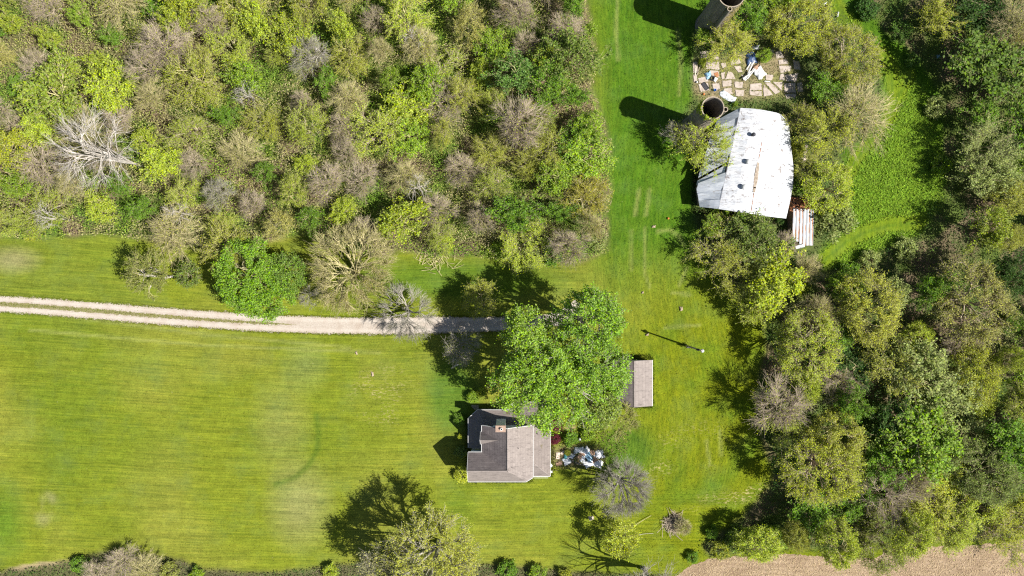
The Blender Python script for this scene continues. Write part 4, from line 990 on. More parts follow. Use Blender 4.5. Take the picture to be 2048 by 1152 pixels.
roof_obj('dormer_roof', [[(-6.0, -28.65, 7.95), (-2.5, -28.65, 7.95), (-5.7, -29.85, 5.95), (-6.0, -29.85, 5.95)][::-1]], SHINGLE, hx, 0.1)
roof_obj('dormer_roof', [[(-6.0, -28.64, 7.95), (-6.0, -27.45, 5.95), (-5.7, -27.45, 5.95), (-2.5, -28.64, 7.95)][::-1]], SHINGLE_SHADE, hx, 0.1)
pr = roof_obj('porch_roof', [[(-8.54, -25.57, 2.7), (-8.54, -31.35, 2.7), (-5.35, -31.35, 3.8), (-5.35, -26.65, 3.8)]], SHINGLE_P, hx)
roof_obj('porch_roof', [[(-6.8, -23.95, 2.7), (-8.54, -25.56, 2.7), (-5.36, -26.64, 3.8)]], SHINGLE_P, hx)
roof_obj('porch_roof', [[(-6.79, -23.95, 2.7), (-5.34, -26.64, 3.8), (2.2, -26.64, 3.8), (0.1, -23.95, 2.7)]], SHINGLE_P, hx)
roof_obj('rear_roof', [[(0.1, -22.4, 2.7), (0.1, -23.96, 2.7), (2.22, -26.64, 3.79), (3.8, -26.64, 4.6)]], SHINGLE_P, hx)
roof_obj('rear_roof', [[(0.11, -22.39, 2.7), (3.82, -26.6, 4.6), (7.45, -22.39, 2.7)]], SHINGLE_P, hx)
roof_obj('rear_roof', [[(7.46, -22.4, 2.7), (3.84, -26.6, 4.6), (3.84, -33.6, 4.6), (7.46, -36.85, 2.7)]], SHINGLE_P, hx)
roof_obj('rear_roof', [[(7.45, -36.87, 2.7), (3.84, -33.62, 4.6), (3.84, -36.87, 2.7)]], SHINGLE_P, hx)
gut = MB()
for a, b in (((-8.6, -25.55, 2.66), (-8.6, -31.3, 2.66)), ((-6.82, -23.88, 2.66), (0.05, -23.88, 2.66)), ((-8.6, -25.55, 2.66), (-6.84, -23.88, 2.66)), ((0.04, -22.4, 2.66), (0.04, -23.85, 2.66)),
             ((-5.82, -26.3, 5.95), (-5.82, -27.5, 5.95)), ((-5.82, -29.8, 5.95), (-5.82, -31.3, 5.95)), ((-8.35, -31.34, 5.96), (-5.0, -31.34, 5.96)), ((4.06, -26.3, 5.96), (4.06, -36.2, 5.96)),
             ((-8.4, -37.07, 5.95), (2.7, -37.07, 5.95)), ((7.53, -22.4, 2.66), (7.53, -36.9, 2.66)), ((3.9, -36.95, 2.62), (7.45, -36.95, 2.62)), ((2.72, -37.07, 5.95), (4.06, -36.25, 5.95)), ((0.05, -22.33, 2.66), (7.45, -22.33, 2.66))):
    gut.bar(a, b, 0.09, 0.10)
hpart('gutter', gut, WHITE)
for a, b in (((-5.8, -26.24, 5.94), (-0.85, -26.24, 8.98)), ((-0.84, -26.24, 8.98), (4.05, -26.24, 5.95)), ((-8.41, -31.4, 5.98), (-8.41, -34.2, 8.98)), ((-8.41, -34.22, 8.98), (-8.41, -37, 5.98)), ((-6.05, -28.65, 7.93), (-6.05, -29.85, 5.93)), ((-6.05, -28.63, 7.93), (-6.05, -27.45, 5.93))):
    fas = MB(); fas.bar(a, b, 0.07, 0.16); hpart('bargeboard', fas, WHITE)
cap = MB()
for a, b in (((-0.85, -26.3, 9.03), (-0.85, -34.2, 9.03)), ((-8.35, -34.2, 9.03), (-0.9, -34.2, 9.03)), ((-0.8, -34.25, 9.02), (3.3, -36.55, 6.03)), ((0.15, -22.45, 2.74), (3.8, -26.58, 4.63)), ((7.4, -22.45, 2.74), (3.84, -26.58, 4.63)), ((7.4, -36.8, 2.74), (3.9, -33.65, 4.62)), ((-8.5, -25.55, 2.72), (-5.4, -26.6, 3.84)), ((-6.78, -24, 2.72), (-5.35, -26.6, 3.84)), ((3.92, -26.7, 4.63), (3.92, -33.6, 4.63))):
    cap.bar(a, b, 0.2, 0.05)
hpart('ridge_cap', cap, SHINGLE)
ch = MB(); ch.box(-3.0, -1.2, -26.62, -25.5, -0.1, 10.0); co_ = hpart('chimney', ch, SIDING)
ct = MB(); ct.box(-3.05, -1.15, -26.67, -25.45, 10.0, 10.22); hpart('chimney_cap', ct, BRICK, hx)
fl_ = MB(); fl_.lathe([(0.24, 10.2), (0.24, 10.65), (0.15, 10.65), (0.15, 10.25)], 12, (-1.95, -26.08, 0)); fl_.disc(0.16, 10.3, 12, (-1.95, -26.08, 0), 1); hpart('flue', fl_, [WHITE, DARK], hx)
for (x, y, z) in ((5.0, -28.3, 4.2), (0.0, -33.6, 8.5), (1.2, -30.2, 7.8)):
    vp = MB(); vp.lathe([(0.06, z - 0.4), (0.06, z + 0.35)], 8, (x, y, 0)); vp.disc(0.06, z + .35, 8, (x, y, 0)); hpart('vent_pipe', vp, DARK, hx)
def window(x, y, z, w, h, ax):
    mb = MB()
    if ax == 'x': mb.box(x - .05, x + .05, y - w / 2 - .08, y + w / 2 + .08, z - .08, z + h + .08)
    else: mb.box(x - w / 2 - .08, x + w / 2 + .08, y - .05, y + .05, z - .08, z + h + .08)
    f = hpart('window', mb, WHITE)
    for dz in (0, h / 2 + .03):
        pm = MB()
        if ax == 'x': pm.box(x - .07, x + .07, y - w / 2, y + w / 2, z + dz, z + dz + h / 2 - .06)
        else: pm.box(x - w / 2, x + w / 2, y - .07, y + .07, z + dz, z + dz + h / 2 - .06)
        p_ = hpart('pane', pm, GLASS, f)
for (x, y, z, ax) in ((-7.97, -34.2, 3.9, 'x'), (-7.97, -34.2, 1.1, 'x'), (-5.37, -28.65, 4.2, 'x'), (-5.37, -28.65, 1.1, 'x'), (-4.2, -26.64, 4.1, 'y'), (1.4, -26.64, 4.2, 'y'), (-4.2, -26.64, 1.1, 'y'),
                      (-6.2, -36.62, 3.9, 'y'), (-3.0, -36.62, 3.9, 'y'), (0.8, -36.62, 3.9, 'y'), (-6.2, -36.62, 1.1, 'y'), (-3.0, -36.62, 1.1, 'y'), (7.12, -25, 1.1, 'x'), (7.12, -30, 1.1, 'x'), (7.12, -34, 1.1, 'x'), (5.4, -22.78, 1.1, 'y')):
    window(x, y, z, 0.95, 1.4 if z > 2 else 1.3, ax)
# attic slot in the north gable
at_ = MB(); at_.box(0.55, 1.35, -26.70, -26.60, 6.6, 6.9); hpart('attic_vent', at_, DARK)
dr = MB(); dr.box(-5.45, -5.3, -30.6, -29.7, 0.36, 2.4); do = hpart('door', dr, WOOD)
dh = MB(); dh.box(-5.52, -5.44, -30.5, -30.42, 1.3, 1.4); hpart('handle', dh, DARK, do)
dk = MB(); dk.slab([(-8.4, -25.6, 0.34), (-8.4, -31.3, 0.34), (-5.37, -31.3, 0.34), (-5.37, -26.7, 0.34), (0.4, -26.7, 0.34), (0.4, -24.1, 0.34), (-6.75, -24.1, 0.34)], 0.3); hpart('porch_floor', dk, WOOD)
for (x, y) in ((-8.35, -25.7), (-8.35, -28.4), (-8.35, -31.2), (-6.75, -24.15), (-4.3, -24.15), (-1.9, -24.15), (0.25, -24.15)):
    pm = MB(); pm.box(x - .07, x + .07, y - .07, y + .07, 0.34, 2.62); hpart('porch_post', pm, WHITE)
st = MB()
for i in range(3): st.box(-8.0 - .25 * i, -7.0 - .0 * i, -24.6 + .28 * i, -24.3 + .28 * i, 0, 0.30 - 0.1 * i, rot=0, org=(0.35, 0.35, 0))
hpart('porch_steps', st, WOOD)
rw = MB()
for i in range(4): rw.bar((4.3 + i * .02, -37.05 - i * .25, 0.6), (7.2, -37.05 - i * .25, 0.6), 0.06)
hpart('rear_stoop', rw, WHITE)

# ------------------------------------------------------------------ garage
gx = empty('garage', (24.0, -18.6, 0)); tag(gx, 'small gabled garage with grey shingle roof, half under the tree', 'garage')
GO = Vector((24.0, -18.6, 0))
def gpart(name, mb, mat, parent=None):
    mb.v = [(a - GO.x, b - GO.y, c) for a, b, c in mb.v]; o = mb.obj(name, mat, None); o.parent = parent or gx; return o
tl, tr_ = P(1268, 719, 4.3), P(1304.5, 720, 2.7); bl, br_ = P(1269, 813, 4.3), P(1304.5, 812, 2.7)
xr, xe, yt, yb = (tl.x + bl.x) / 2, tr_.x, (tr_.y), (br_.y); xw = xr - (xe - xr)
m_ = MB(); m_.slab([(xr, yt, 4.3), (xr, yb, 4.3), (xe, yb, 2.7), (xe, yt, 2.7)], 0.12); gpart('roof', m_, SHINGLE)
m_ = MB(); m_.slab([(xr - .01, yt, 4.3), (xw, yt, 2.7), (xw, yb, 2.7), (xr - .01, yb, 4.3)], 0.12); gpart('roof', m_, SHINGLE_SHADE)
m_ = MB(); m_.box(xw + .35, xe - .35, yb + .3, yt - .3, 0, 2.75)
for yy_ in (yb + .3, yt - .3): m_.poly([(xw + .35, yy_, 2.74), (xe - .35, yy_, 2.74), (xr, yy_, 4.12)])
gpart('wall', m_, SIDING)
m_ = MB(); m_.bar((xe + .05, yt, 2.64), (xe + .05, yb, 2.64), 0.1); m_.bar((xw - .05, yt, 2.64), (xw - .05, yb, 2.64), 0.1); gpart('gutter', m_, WHITE)
m_ = MB(); m_.box(xr - 1.4, xr + 1.4, yt - .34, yt - .22, 0, 2.2); gd = gpart('garage_door', m_, WHITE)
m_ = MB(); m_.box(xr - .1, xr + .1, yt - .22, yt - .17, 1.0, 1.05); gpart('handle', m_, DARK, gd)
m_ = MB(); m_.box(xe - .38, xe - .30, -20, -19, 1.1, 1.9); gpart('window', m_, GLASS)
m_ = MB(); m_.bar((xr, yt, 4.33), (xr, yb, 4.33), 0.22, 0.05); gpart('ridge_cap', m_, SHINGLE)

# ------------------------------------------------------------------ barn with white metal roof
bo = P(1500, 330); barn = empty('barn', bo, 0); tag(barn, 'long derelict barn with buckled white metal roof beside the silo', 'barn')
def Bp(x, y, h):
    q = P(1380 + x / 4.8, 200 + y / 4.8, h); return (q.x - bo.x, q.y - bo.y, h)
def interp_line(pts, t):
    pts = np.array(pts, float); s = np.linspace(0, 1, len(pts)); return np.interp(t, s, pts[:, 0]), np.interp(t, s, pts[:, 1])
lines = [  # polyline north to south in zoomed pixels, height
    ([(262, 190), (170, 420), (95, 740), (62, 850), (90, 1028)], 3.1),
    ([(480, 76), (375, 560), (270, 1046)], 5.45),
    ([(610, 84), (510, 580), (415, 1068)], 5.95),
    ([(745, 105), (655, 600), (585, 1092)], 5.9),
    ([(830, 122), (760, 600), (720, 1115)], 5.4),
    ([(872, 138), (945, 215), (960, 340), (975, 500), (992, 650), (990, 800), (962, 960), (922, 1138)], 3.9),
]
gb = random.Random(8)
NS = 11
def roof_pt(li, t, dz=0.0):
    x, y = interp_line(lines[li][0], t); return Bp(x, y, lines[li][1] + dz)
for li in range(5):
    for j in range(NS):
        t0, t1 = j / NS, (j + 1) / NS + 0.004
        broken = (li == 0)
        d = [gb.uniform(0, 0.05) for _ in range(4)]
        if broken: d = [gb.uniform(-0.05, 0.32) for _ in range(4)]
        nseg = 4
        mb = MB(); base = 0.03 * (j % 2) + 0.02 * li * 0
        grid = []
        sag = gb.uniform(-0.05, 0.05) * (3 if broken else 1)
        for a in range(nseg + 1):
            u = a / nseg; row = []
            for b in range(4):
                w = b / 3; t = t0 + (t1 - t0) * w
                pa = roof_pt(li, t); pb = roof_pt(li + 1, t)
                z = pa[2] * (1 - u) + pb[2] * u + base + (d[0] * (1 - u) * (1 - w) + d[1] * u * (1 - w) + d[2] * u * w + d[3] * (1 - u) * w) * (1 if broken else (0.6)) + sag * math.sin(math.pi * u)
                if not broken and li in (2, 3): z += 0.22 * (float(fbm(np.array([t * 6]), np.array([u * 2.0 + li]), 170, 2)[0]) - .5) * math.sin(math.pi * u)
                row.append((pa[0] * (1 - u) + pb[0] * u, pa[1] * (1 - u) + pb[1] * u, z))
            grid.append(row)
        if broken and j in (5, 6): # slipped sheets
            grid = [[(x - 0.25, y + (0.25 if j == 5 else -0.25), z - 0.15 - 0.3 * (j == 6)) for x, y, z in r_] for r_ in grid]
        for a in range(nseg):
            for b in range(3): mb.poly([grid[a][b], grid[a][b + 1], grid[a + 1][b + 1], grid[a + 1][b]][::1])
        k0 = len(mb.v)
        # underside and rim give the sheet thickness
        for a in range(nseg):
            for b in range(3): mb.poly([tuple(np.array(q) - (0, 0, 0.03)) for q in [grid[a][b], grid[a + 1][b], grid[a + 1][b + 1], grid[a][b + 1]]])
        rim = [r_[0] for r_ in grid] + grid[-1][1:] + [r_[-1] for r_ in grid[::-1]][1:] + grid[0][1:-1][::-1]
        for i in range(len(rim)):
            p, q = rim[i], rim[(i + 1) % len(rim)]
            mb.poly([p, q, (q[0], q[1], q[2] - 0.03), (p[0], p[1], p[2] - 0.03)])
        mb.obj('roof_sheet', BARN_OLD if broken else BARN, barn)
m_ = MB()
for t in np.linspace(0, 0.96, 12):
    a = roof_pt(1, t, 0.06); b = roof_pt(1, t + 0.085, 0.06); m_.bar(a, b, 0.16, 0.09)
m_.obj('seam_flashing', DARK, barn)
m_ = MB()   # split in the crest where the deck shows
for t in (0.50, 0.55, 0.60, 0.65, 0.70, 0.74):
    a = roof_pt(3, t, 0.07); b = roof_pt(3, t + 0.05, 0.07); wd = 0.28 + 0.45 * math.sin((t - 0.46) / 0.32 * math.pi); m_.bar(a, b, wd, 0.05)
m_.obj('exposed_deck', WOOD, barn)
m_ = MB()
for t in (0.30, 0.36, 0.42, 0.80, 0.86, 0.92): m_.bar(roof_pt(3, t, 0.06), roof_pt(3, t + 0.05, 0.06), 0.09, 0.04)
m_.obj('torn_edge', RUSTP, barn)
for (x, y, s) in ((610, 331, 0.62), (562, 592, 0.85), (522, 834, 0.85)):
    q = Bp(x, y, 6.6); zt = 6.6
    m_ = MB(); r_ = 0.40 * s + .06
    m_.lathe([(r_ * 0.8, -0.9), (r_ * 0.8, -0.15), (r_ * 1.25, -0.12), (r_ * 1.25, 0.12), (r_ * .75, 0.3), (0.02, 0.38)], 14, (q[0], q[1], zt)); m_.obj('roof_ventilator', WHITE if s > .7 else DARK, barn, True)
m_ = MB()
cor = [roof_pt(0, 0.02), roof_pt(5, 0.02), roof_pt(5, 0.3), roof_pt(5, 0.6), roof_pt(5, 0.98), roof_pt(0, 0.97), roof_pt(0, 0.7), roof_pt(0, 0.4)]
cn = Vector((sum(c[0] for c in cor) / 8, sum(c[1] for c in cor) / 8, 0))
ins = [Vector((c[0], c[1], 0)) * 0.955 + cn * 0.045 for c in cor]
for i in range(8):
    a, b = ins[i], ins[(i + 1) % 8]; m_.poly([(a.x, a.y, -0.1), (b.x, b.y, -0.1), (b.x, b.y, 2.95), (a.x, a.y, 2.95)])
for t, s in ((0.02, 1), (0.98, -1)):
    pts = [roof_pt(li, t, -0.1) for li in range(6)]; pts = [tuple(Vector(p) * 0.97 + Vector((cn.x, cn.y, 0)) * 0.03 * 1) for p in pts]
    m_.poly([(p[0], p[1], p[2] - 0.12) for p in pts] + [(pts[-1][0], pts[-1][1], 2.5), (pts[0][0], pts[0][1], 2.5)])
m_.obj('wall', BARNWALL, barn)

# rusty lean-to
lo = P(1603, 455, 2.6); lean = empty('lean_to_shed', (lo.x, lo.y, 0)); tag(lean, 'low lean-to roofed in rust-streaked corrugated sheets at the barn corner', 'shed')
def Lp(px, py, h): q = P(px, py, h); return (q.x - lo.x, q.y - lo.y, h)
def corr_sheet(x0, y0, x1, y1, h0, h1, nrib):
    mb = MB(); rows_ = []
    n = nrib * 4
    for i in range(n + 1):
        u = i / n; px = x0 + (x1 - x0) * u; dz = 0.06 * math.sin(u * nrib * 2 * math.pi)
        rows_.append([Lp(px + (y - y0) * -0.02, y, h0 + (h1 - h0) * w + dz) for y, w in ((y0, 0), ((y0 + y1) / 2, .5), (y1, 1))])
    for i in range(n):
        for b in range(2):
            q = [rows_[i][b], rows_[i][b + 1], rows_[i + 1][b + 1], rows_[i + 1][b]]; mb.poly(q); mb.poly([(a, c, d - .02) for a, c, d in q[::-1]])
    return mb
for k_, (x0, x1) in enumerate(((1586, 1600), (1600, 1614), (1614, 1628))):
    corr_sheet(x0, 418, x1, 447, 2.75, 2.65, 2).obj('roof_sheet', CORR, lean)
    corr_sheet(x0 - 1, 445, x1 - 1, 491 - (8 if k_ == 0 else 0), 2.62, 2.45, 2).obj('roof_sheet', CORR, lean)
    corr_sheet(x0 - 2, 394, x1 - 2, 420, 2.1, 2.3, 2).obj('roof_sheet', RUSTP if k_ else DARK, lean)
m_ = MB(); q0, q1, q2, q3 = Lp(1584, 396, 2.3), Lp(1625, 396, 2.3), Lp(1624, 490, 2.3), Lp(1584, 490, 2.3)
for a, b in ((q0, q1), (q1, q2), (q2, q3), (q3, q0)): m_.poly([(a[0], a[1], -.1), (b[0], b[1], -.1), (b[0], b[1], 2.3), (a[0], a[1], 2.3)])
m_.obj('wall', BARNWALL, lean)
q = P(1600, 493, 2.7); m_ = MB(); m_.box(-0.9, 0.9, -0.3, 0.3, 0, 0.05, rot=0.25); tag(m_.obj('metal_offcut', BARN), 'loose pale metal offcut on the lower edge of the rusty lean-to', 'metal sheet').location = q
# rusted scrap on the lean-to's upper end
gS = np.random.RandomState(77); n_ = 260; q = [P(1580 + gS.rand() * 42, 393 + gS.rand() * 30, 2.9) for _ in range(n_)]
V, F = diamonds(np.array([(a.x, a.y, 2.45 + gS.rand() * 0.5) for a in q]), 0.42, gS, 0.3)
tag(link('rusty_leaves', np_mesh('rusty_leaves', V, [F], [RUSTP])), 'heap of rust-brown debris on the upper end of the lean-to', 'debris', kind='stuff')

# ------------------------------------------------------------------ silos
def silo(bx, by, Rr, Hh, chpx, label, seed):
    b = P(bx, by); r = empty('silo', (b.x, b.y, 0)); tag(r, label, 'silo', 'roofless concrete silos')
    m_ = MB(); prof = [(Rr + 0.12, -0.2), (Rr + 0.12, 0.4), (Rr, 0.42)] + [(Rr, z) for z in np.linspace(1, Hh, 9)] + [(Rr - 0.17, Hh), (Rr - 0.17, 0.1)]
    m_.lathe(prof, 40); m_.disc(Rr - 0.16, 0.1, 40); m_.obj('body', SILO, r)
    m_ = MB(); m_.lathe([(Rr + 0.03, Hh), (Rr + 0.03, Hh + 0.07), (Rr - 0.12, Hh + 0.07), (Rr - 0.19, Hh - .1)], 40); m_.obj('rim', RIM, r)
    for z in np.arange(0.8, Hh - 0.2, 0.95):
        h_ = MB(); h_.lathe([(Rr + 0.002, z - .025), (Rr + .035, z - .025), (Rr + .035, z + .025), (Rr + 0.002, z + .025)], 36); h_.obj('hoop', WOOD, r)
    c = P(chpx[0], chpx[1], Hh); d = Vector((c.x - b.x, c.y - b.y, 0)); d = d.normalized() * (Rr + 0.30)
    m_ = MB(); m_.lathe([(0.42, -0.1), (0.42, Hh - 0.1), (0.34, Hh - 0.1), (0.34, 0.2)], 14, (d.x, d.y, 0)); m_.obj('chute', SILO, r)
    m_ = MB(); m_.lathe([(0.45, Hh - .1), (0.45, Hh - .02), (0.32, Hh - .02)], 14, (d.x, d.y, 0)); m_.obj('chute_rim', RIM, r)
    return r
SA = silo(1382, 255, 2.02, 14.8, (1453, 219), 'roofless round concrete silo touching the top left barn corner', 1)
SB = silo(1415, 52, 2.42, 15.0, (1459, 23), 'wider roofless round silo cut by the top edge', 2)
def vine(bx, by, Rr, spots, label, seed, color):
    g = np.random.RandomState(seed); b = P(bx, by); pos = []
    for (ang, z0, z1, n, spread) in spots:
        a = R(ang) + g.normal(size=n) * spread; z = z0 + (z1 - z0) * g.rand(n); rr_ = Rr + 0.05 + abs(g.normal(size=n)) * 0.14
        rr_ = np.where(z > 14.5, Rr - 0.25 + g.rand(n) * 0.5, rr_)
        pos.append(np.stack([b.x + rr_ * np.cos(a), b.y + rr_ * np.sin(a), z], -1))
    V, F = diamonds(np.concatenate(pos), 0.24, g, 0.4); o = link('climbing_vine', np_mesh('climbing_vine', V, [F], [LEAF])); o.color = (*color, 1); return tag(o, label, 'vine')
vine(1382, 255, 2.02, [(235, 14.4, 15.3, 240, 0.12), (275, 14.5, 15.0, 90, 0.12), (160, 12.0, 14.95, 240, 0.35), (190, 13.8, 14.95, 150, 0.25), (300, 7, 14.9, 160, 0.25)], 'yellow-green vine on the rim of the lower silo', 3, LIME)
vine(1415, 52, 2.42, [(265, 12, 15.1, 200, 0.12), (315, 5, 15.0, 420, 0.3), (285, 8, 15.0, 120, 0.15)], 'tan dry vine down the side of the upper silo', 4, (0.30, 0.26, 0.10))

# ------------------------------------------------------------------ concrete pad of a vanished barn
pad_o = empty('concrete_pad', P(1495, 150)); tag(pad_o, 'broken concrete pad with weedy joints', kind='structure'); po = P(1495, 150)
SL = [[(1412, 124), (1438, 124), (1438, 140), (1412, 138)], [(1418, 141), (1438, 142), (1438, 156), (1421, 150)], [(1450, 159), (1456, 142), (1464, 146), (1471, 158)], [(1500, 169), (1523, 166), (1523, 180), (1499, 181)], [(1499, 183), (1523, 182), (1522, 192), (1500, 190)],
      [(1527, 170), (1546, 190), (1527, 193)], [(1530, 166), (1541, 165), (1560, 184), (1550, 189)], [(1545, 164), (1564, 164), (1563, 182)], [(1568, 167), (1590, 166), (1591, 185), (1568, 185)], [(1557, 132), (1582, 132), (1580, 142), (1560, 146)], [(1561, 149), (1568, 147), (1569, 161), (1558, 160)],
      [(1570, 150), (1596, 147), (1592, 163), (1572, 162)], [(1556, 121), (1572, 118), (1576, 128), (1558, 129)], [(1550, 104), (1561, 102), (1568, 115), (1552, 118)], [(1396, 157), (1412, 153), (1417, 163), (1398, 166)], [(1397, 169), (1415, 166), (1419, 181), (1401, 184)], [(1458, 119), (1478, 118), (1482, 127), (1462, 130)],
      [(1386, 124), (1395, 124), (1395, 146), (1386, 146)], [(1387, 149), (1394, 149), (1394, 163), (1387, 164)], [(1467, 133), (1480, 132), (1485, 145), (1476, 145)], [(1482, 150), (1494, 152), (1492, 162), (1484, 160)], [(1442, 127), (1452, 126), (1452, 134), (1444, 137)], [(1442, 146), (1449, 144), (1448, 158), (1443, 158)],
      [(1585, 120), (1598, 124), (1600, 140), (1588, 138)], [(1570, 188), (1592, 188), (1590, 198), (1572, 197)], [(1530, 150), (1546, 150), (1544, 161), (1532, 160)], [(1444, 162), (1462, 161), (1464, 172), (1446, 174)], [(1468, 163), (1486, 165), (1484, 177), (1469, 175)], [(1447, 178), (1463, 176), (1465, 188), (1450, 190)], [(1470, 179), (1488, 181), (1486, 193), (1471, 192)], [(1424, 168), (1438, 166), (1440, 178), (1427, 180)], [(1594, 166), (1604, 165), (1605, 183), (1595, 184)], [(1400, 104), (1416, 103), (1418, 116), (1402, 118)], [(1536, 100), (1546, 99), (1547, 108), (1538, 109)], [(1420, 108), (1436, 107), (1437, 119), (1422, 120)]]
gj = random.Random(4)
for poly in SL:
    mb = MB(); pts = []
    for i in range(len(poly)):
        (x1, y1), (x2, y2) = poly[i], poly[(i + 1) % len(poly)]
        for t in (0, .33, .66): q = P(x1 + (x2 - x1) * t + gj.uniform(-.7, .7), y1 + (y2 - y1) * t + gj.uniform(-.7, .7)); pts.append((q.x - po.x, q.y - po.y, 0.10 + gj.uniform(-.0, .01)))
    mb.slab(pts[::-1], 0.12); mb.obj('slab', SLABM, pad_o)
x, y = sample_poly(PADHOLE, 16, rng, 1)
sel = np.ones(len(x), bool)
for poly in SL: sel &= ~pip(x, y, poly)
x, y = x[sel], y[sel]; wx = (x - 1024) / 10; wy = (576 - y) / 10
V, F = diamonds(np.stack([wx, wy, 0.05 + 0.25 * rng.rand(len(x))], -1), 0.2, rng, .5); cc_ = np.where(rng.rand(len(x))[:, None] < 0.5, np.array((0.11, 0.16, 0.03)), np.array((0.22, 0.19, 0.09)))
tag(link('weeds', np_mesh('weeds', V, [F], [COVER], col=np.repeat(cc_, 4, 0))), 'low weeds filling the joints of the concrete pad', 'weeds', kind='stuff')

# ------------------------------------------------------------------ junk
def crumple(name, px, py, w, h, rot, mat, label, cat, seed, z=0.3, amp=0.35):
    g = np.random.RandomState(seed); n = 12; q = P(px, py)
    u, v = np.meshgrid(np.linspace(-1, 1, n), np.linspace(-1, 1, n)); ang = np.arctan2(v, u); rad = 0.72 + 0.45 * vnoise(ang * 1.6 + 9, np.full_like(ang, seed * 1.7), 200 + seed)
    rr_ = np.maximum(abs(u), abs(v)); x = u * rad; y = v * rad
    zz = z * (1 - rr_ ** 2) + amp * (fbm(x * 2.4 + seed, y * 2.4, 210, 3) - 0.3) + 0.06; zz = np.maximum(zz, 0.04)
    c, s = math.cos(rot), math.sin(rot); X = (x * w * c - y * h * s) / 2; Y = (x * w * s + y * h * c) / 2
    top = np.stack([X, Y, zz], -1).reshape(-1, 3); bot = np.stack([X, Y, np.maximum(zz - 0.05, 0.0)], -1).reshape(-1, 3)
    ii = np.arange(n * n).reshape(n, n); Q = np.stack([ii[:-1, :-1], ii[:-1, 1:], ii[1:, 1:], ii[1:, :-1]], -1).reshape(-1, 4)
    edge = np.concatenate([ii[0, :], ii[1:, -1], ii[-1, -2::-1], ii[-2:0:-1, 0]]); e2 = np.roll(edge, -1)
    S_ = np.stack([edge, edge + n * n, e2 + n * n, e2], -1)
    o = link(name, np_mesh(name, np.concatenate([top, bot]), [Q, Q[:, ::-1] + n * n, S_], [mat])); o.location = (q.x, q.y, 0)
    return tag(o, label, cat)
def board(name, px, py, L, w, rot, mat, label, cat, z=0.12, t=0.05):
    m_ = MB(); m_.box(-L / 2, L / 2, -w / 2, w / 2, 0, t); o = m_.obj(name, mat); q = P(px, py); o.location = (q.x, q.y, z); o.rotation_euler = (0, 0, rot); return tag(o, label, cat)
# beside the house
J = [(1157, 900, 1.6, 1.2, TARPW, 'white plastic sheet on the upper left of the junk heap'), (1172, 901, 1.5, 1.1, TARPW, 'white plastic sheet on the top of the junk heap'), (1197, 908, 1.4, 1.9, TARPW, 'crumpled white sheet on the right rim of the junk heap'), (1196, 927, 1.8, 1.3, TARPW, 'white sheet on the lower right of the junk heap'),
     (1179, 927, 2.0, 1.2, TARPW, 'white sheet at the bottom of the junk heap'), (1165, 917, 1.5, 1.0, TARPW, 'stained white sheet left inside the junk heap'), (1180, 914, 1.8, 1.4, TARPB, 'pale blue sheet in the centre of the junk heap'), (1186, 905, 1.5, 1.1, BROWNJ, 'brown cardboard on top of the junk heap'), (1161, 911, 1.5, 1.2, BROWNJ, 'brown cardboard left inside the junk heap'), (1189, 918, 1.3, 1.1, BROWNJ, 'brown cardboard right inside the junk heap'),
     (1143, 912, 1.0, 0.9, TARPW, 'white bag between the two junk groups'), (1133, 921, 1.3, 1.3, TARPW, 'large white bag left of the junk heap'), (1131, 914, 0.8, 0.6, TEAL, 'teal plastic scrap above the large white bag'), (1110, 844, 1.4, 1.0, TARPW, 'white crumpled sheet beside the crimson shrub'), (1102, 943, 0.5, 0.5, TARPW, 'small white bag at the rear house corner'), (1102, 930, 0.5, 0.6, TARPW, 'small pale bag by the rear wall')]
for i, (px, py, w, h, mt, lab) in enumerate(J): crumple('plastic_sheet' if mt is not BROWNJ else 'cardboard', px, py, w * 1.15, h * 1.15, i * 0.9, mt, lab, 'plastic sheet' if mt is not BROWNJ else 'cardboard', i + 1)
board('board', 1116, 911, 1.3, 0.75, 1.5, PALEWOOD, 'pinkish board nearest the rear wall, upper', 'board'); board('board', 1118, 927, 1.2, 0.7, 0.3, BROWNJ, 'brown board below the pinkish board', 'board'); board('board', 1125, 905, 0.8, 0.5, 0.8, PALEWOOD, 'short pinkish board above the large white bag', 'board')
for i in range(4): board('plank', 1150 + i * 5, 922 + i * 2.5, 2.4, 0.16, -0.35 + i * 0.05, WOOD, ('topmost', 'second', 'third', 'lowest')[i] + ' of the weathered planks lying below the junk heap', 'plank')
def lathed(name, px, py, prof, mat, label, cat, n=16, z=0): m_ = MB(); m_.lathe(prof, n, (0, 0, 0)); o = m_.obj(name, mat, None, True); q = P(px, py); o.location = (q.x, q.y, z); return tag(o, label, cat)
lathed('gazing_ball', 1159, 877, [(0.01, 0.1), (0.18, 0.15), (0.3, 0.4), (0.3, 0.55), (0.18, 0.78), (0.01, 0.84)], WHITE, 'white ball on the grass above the junk heap', 'ball')
# on the concrete pad
lathed('tyre', 1424, 157, [(0.28, 0.12), (0.46, 0.10), (0.52, 0.2), (0.46, 0.32), (0.28, 0.30), (0.26, 0.2), (0.28, 0.12)], RUBBER, 'black tyre lying on the pad beside the blue sheet', 'tyre', 20)
crumple('plastic_sheet', 1416, 151, 1.3, 1.4, 0.4, TARPB, 'light blue sheet next to the tyre', 'plastic sheet', 31)
crumple('plastic_sheet', 1430, 160, 0.9, 0.7, 1.1, TARPW, 'small white sheet right of the tyre', 'plastic sheet', 32)
board('rusty_plate', 1432.5, 150, 0.8, 0.9, 0.3, RUSTP, 'rust brown plate on the left slab', 'metal plate')
m_ = MB(); L_, w_ = 1.5, 0.8
for s in (-1, 1): m_.box(-L_ / 2, L_ / 2, s * w_ / 2 - .04, s * w_ / 2 + .04, 0, .12); m_.box(s * L_ / 2 - .04, s * L_ / 2 + .04, -w_ / 2 + .041, w_ / 2 - .041, 0, .11)
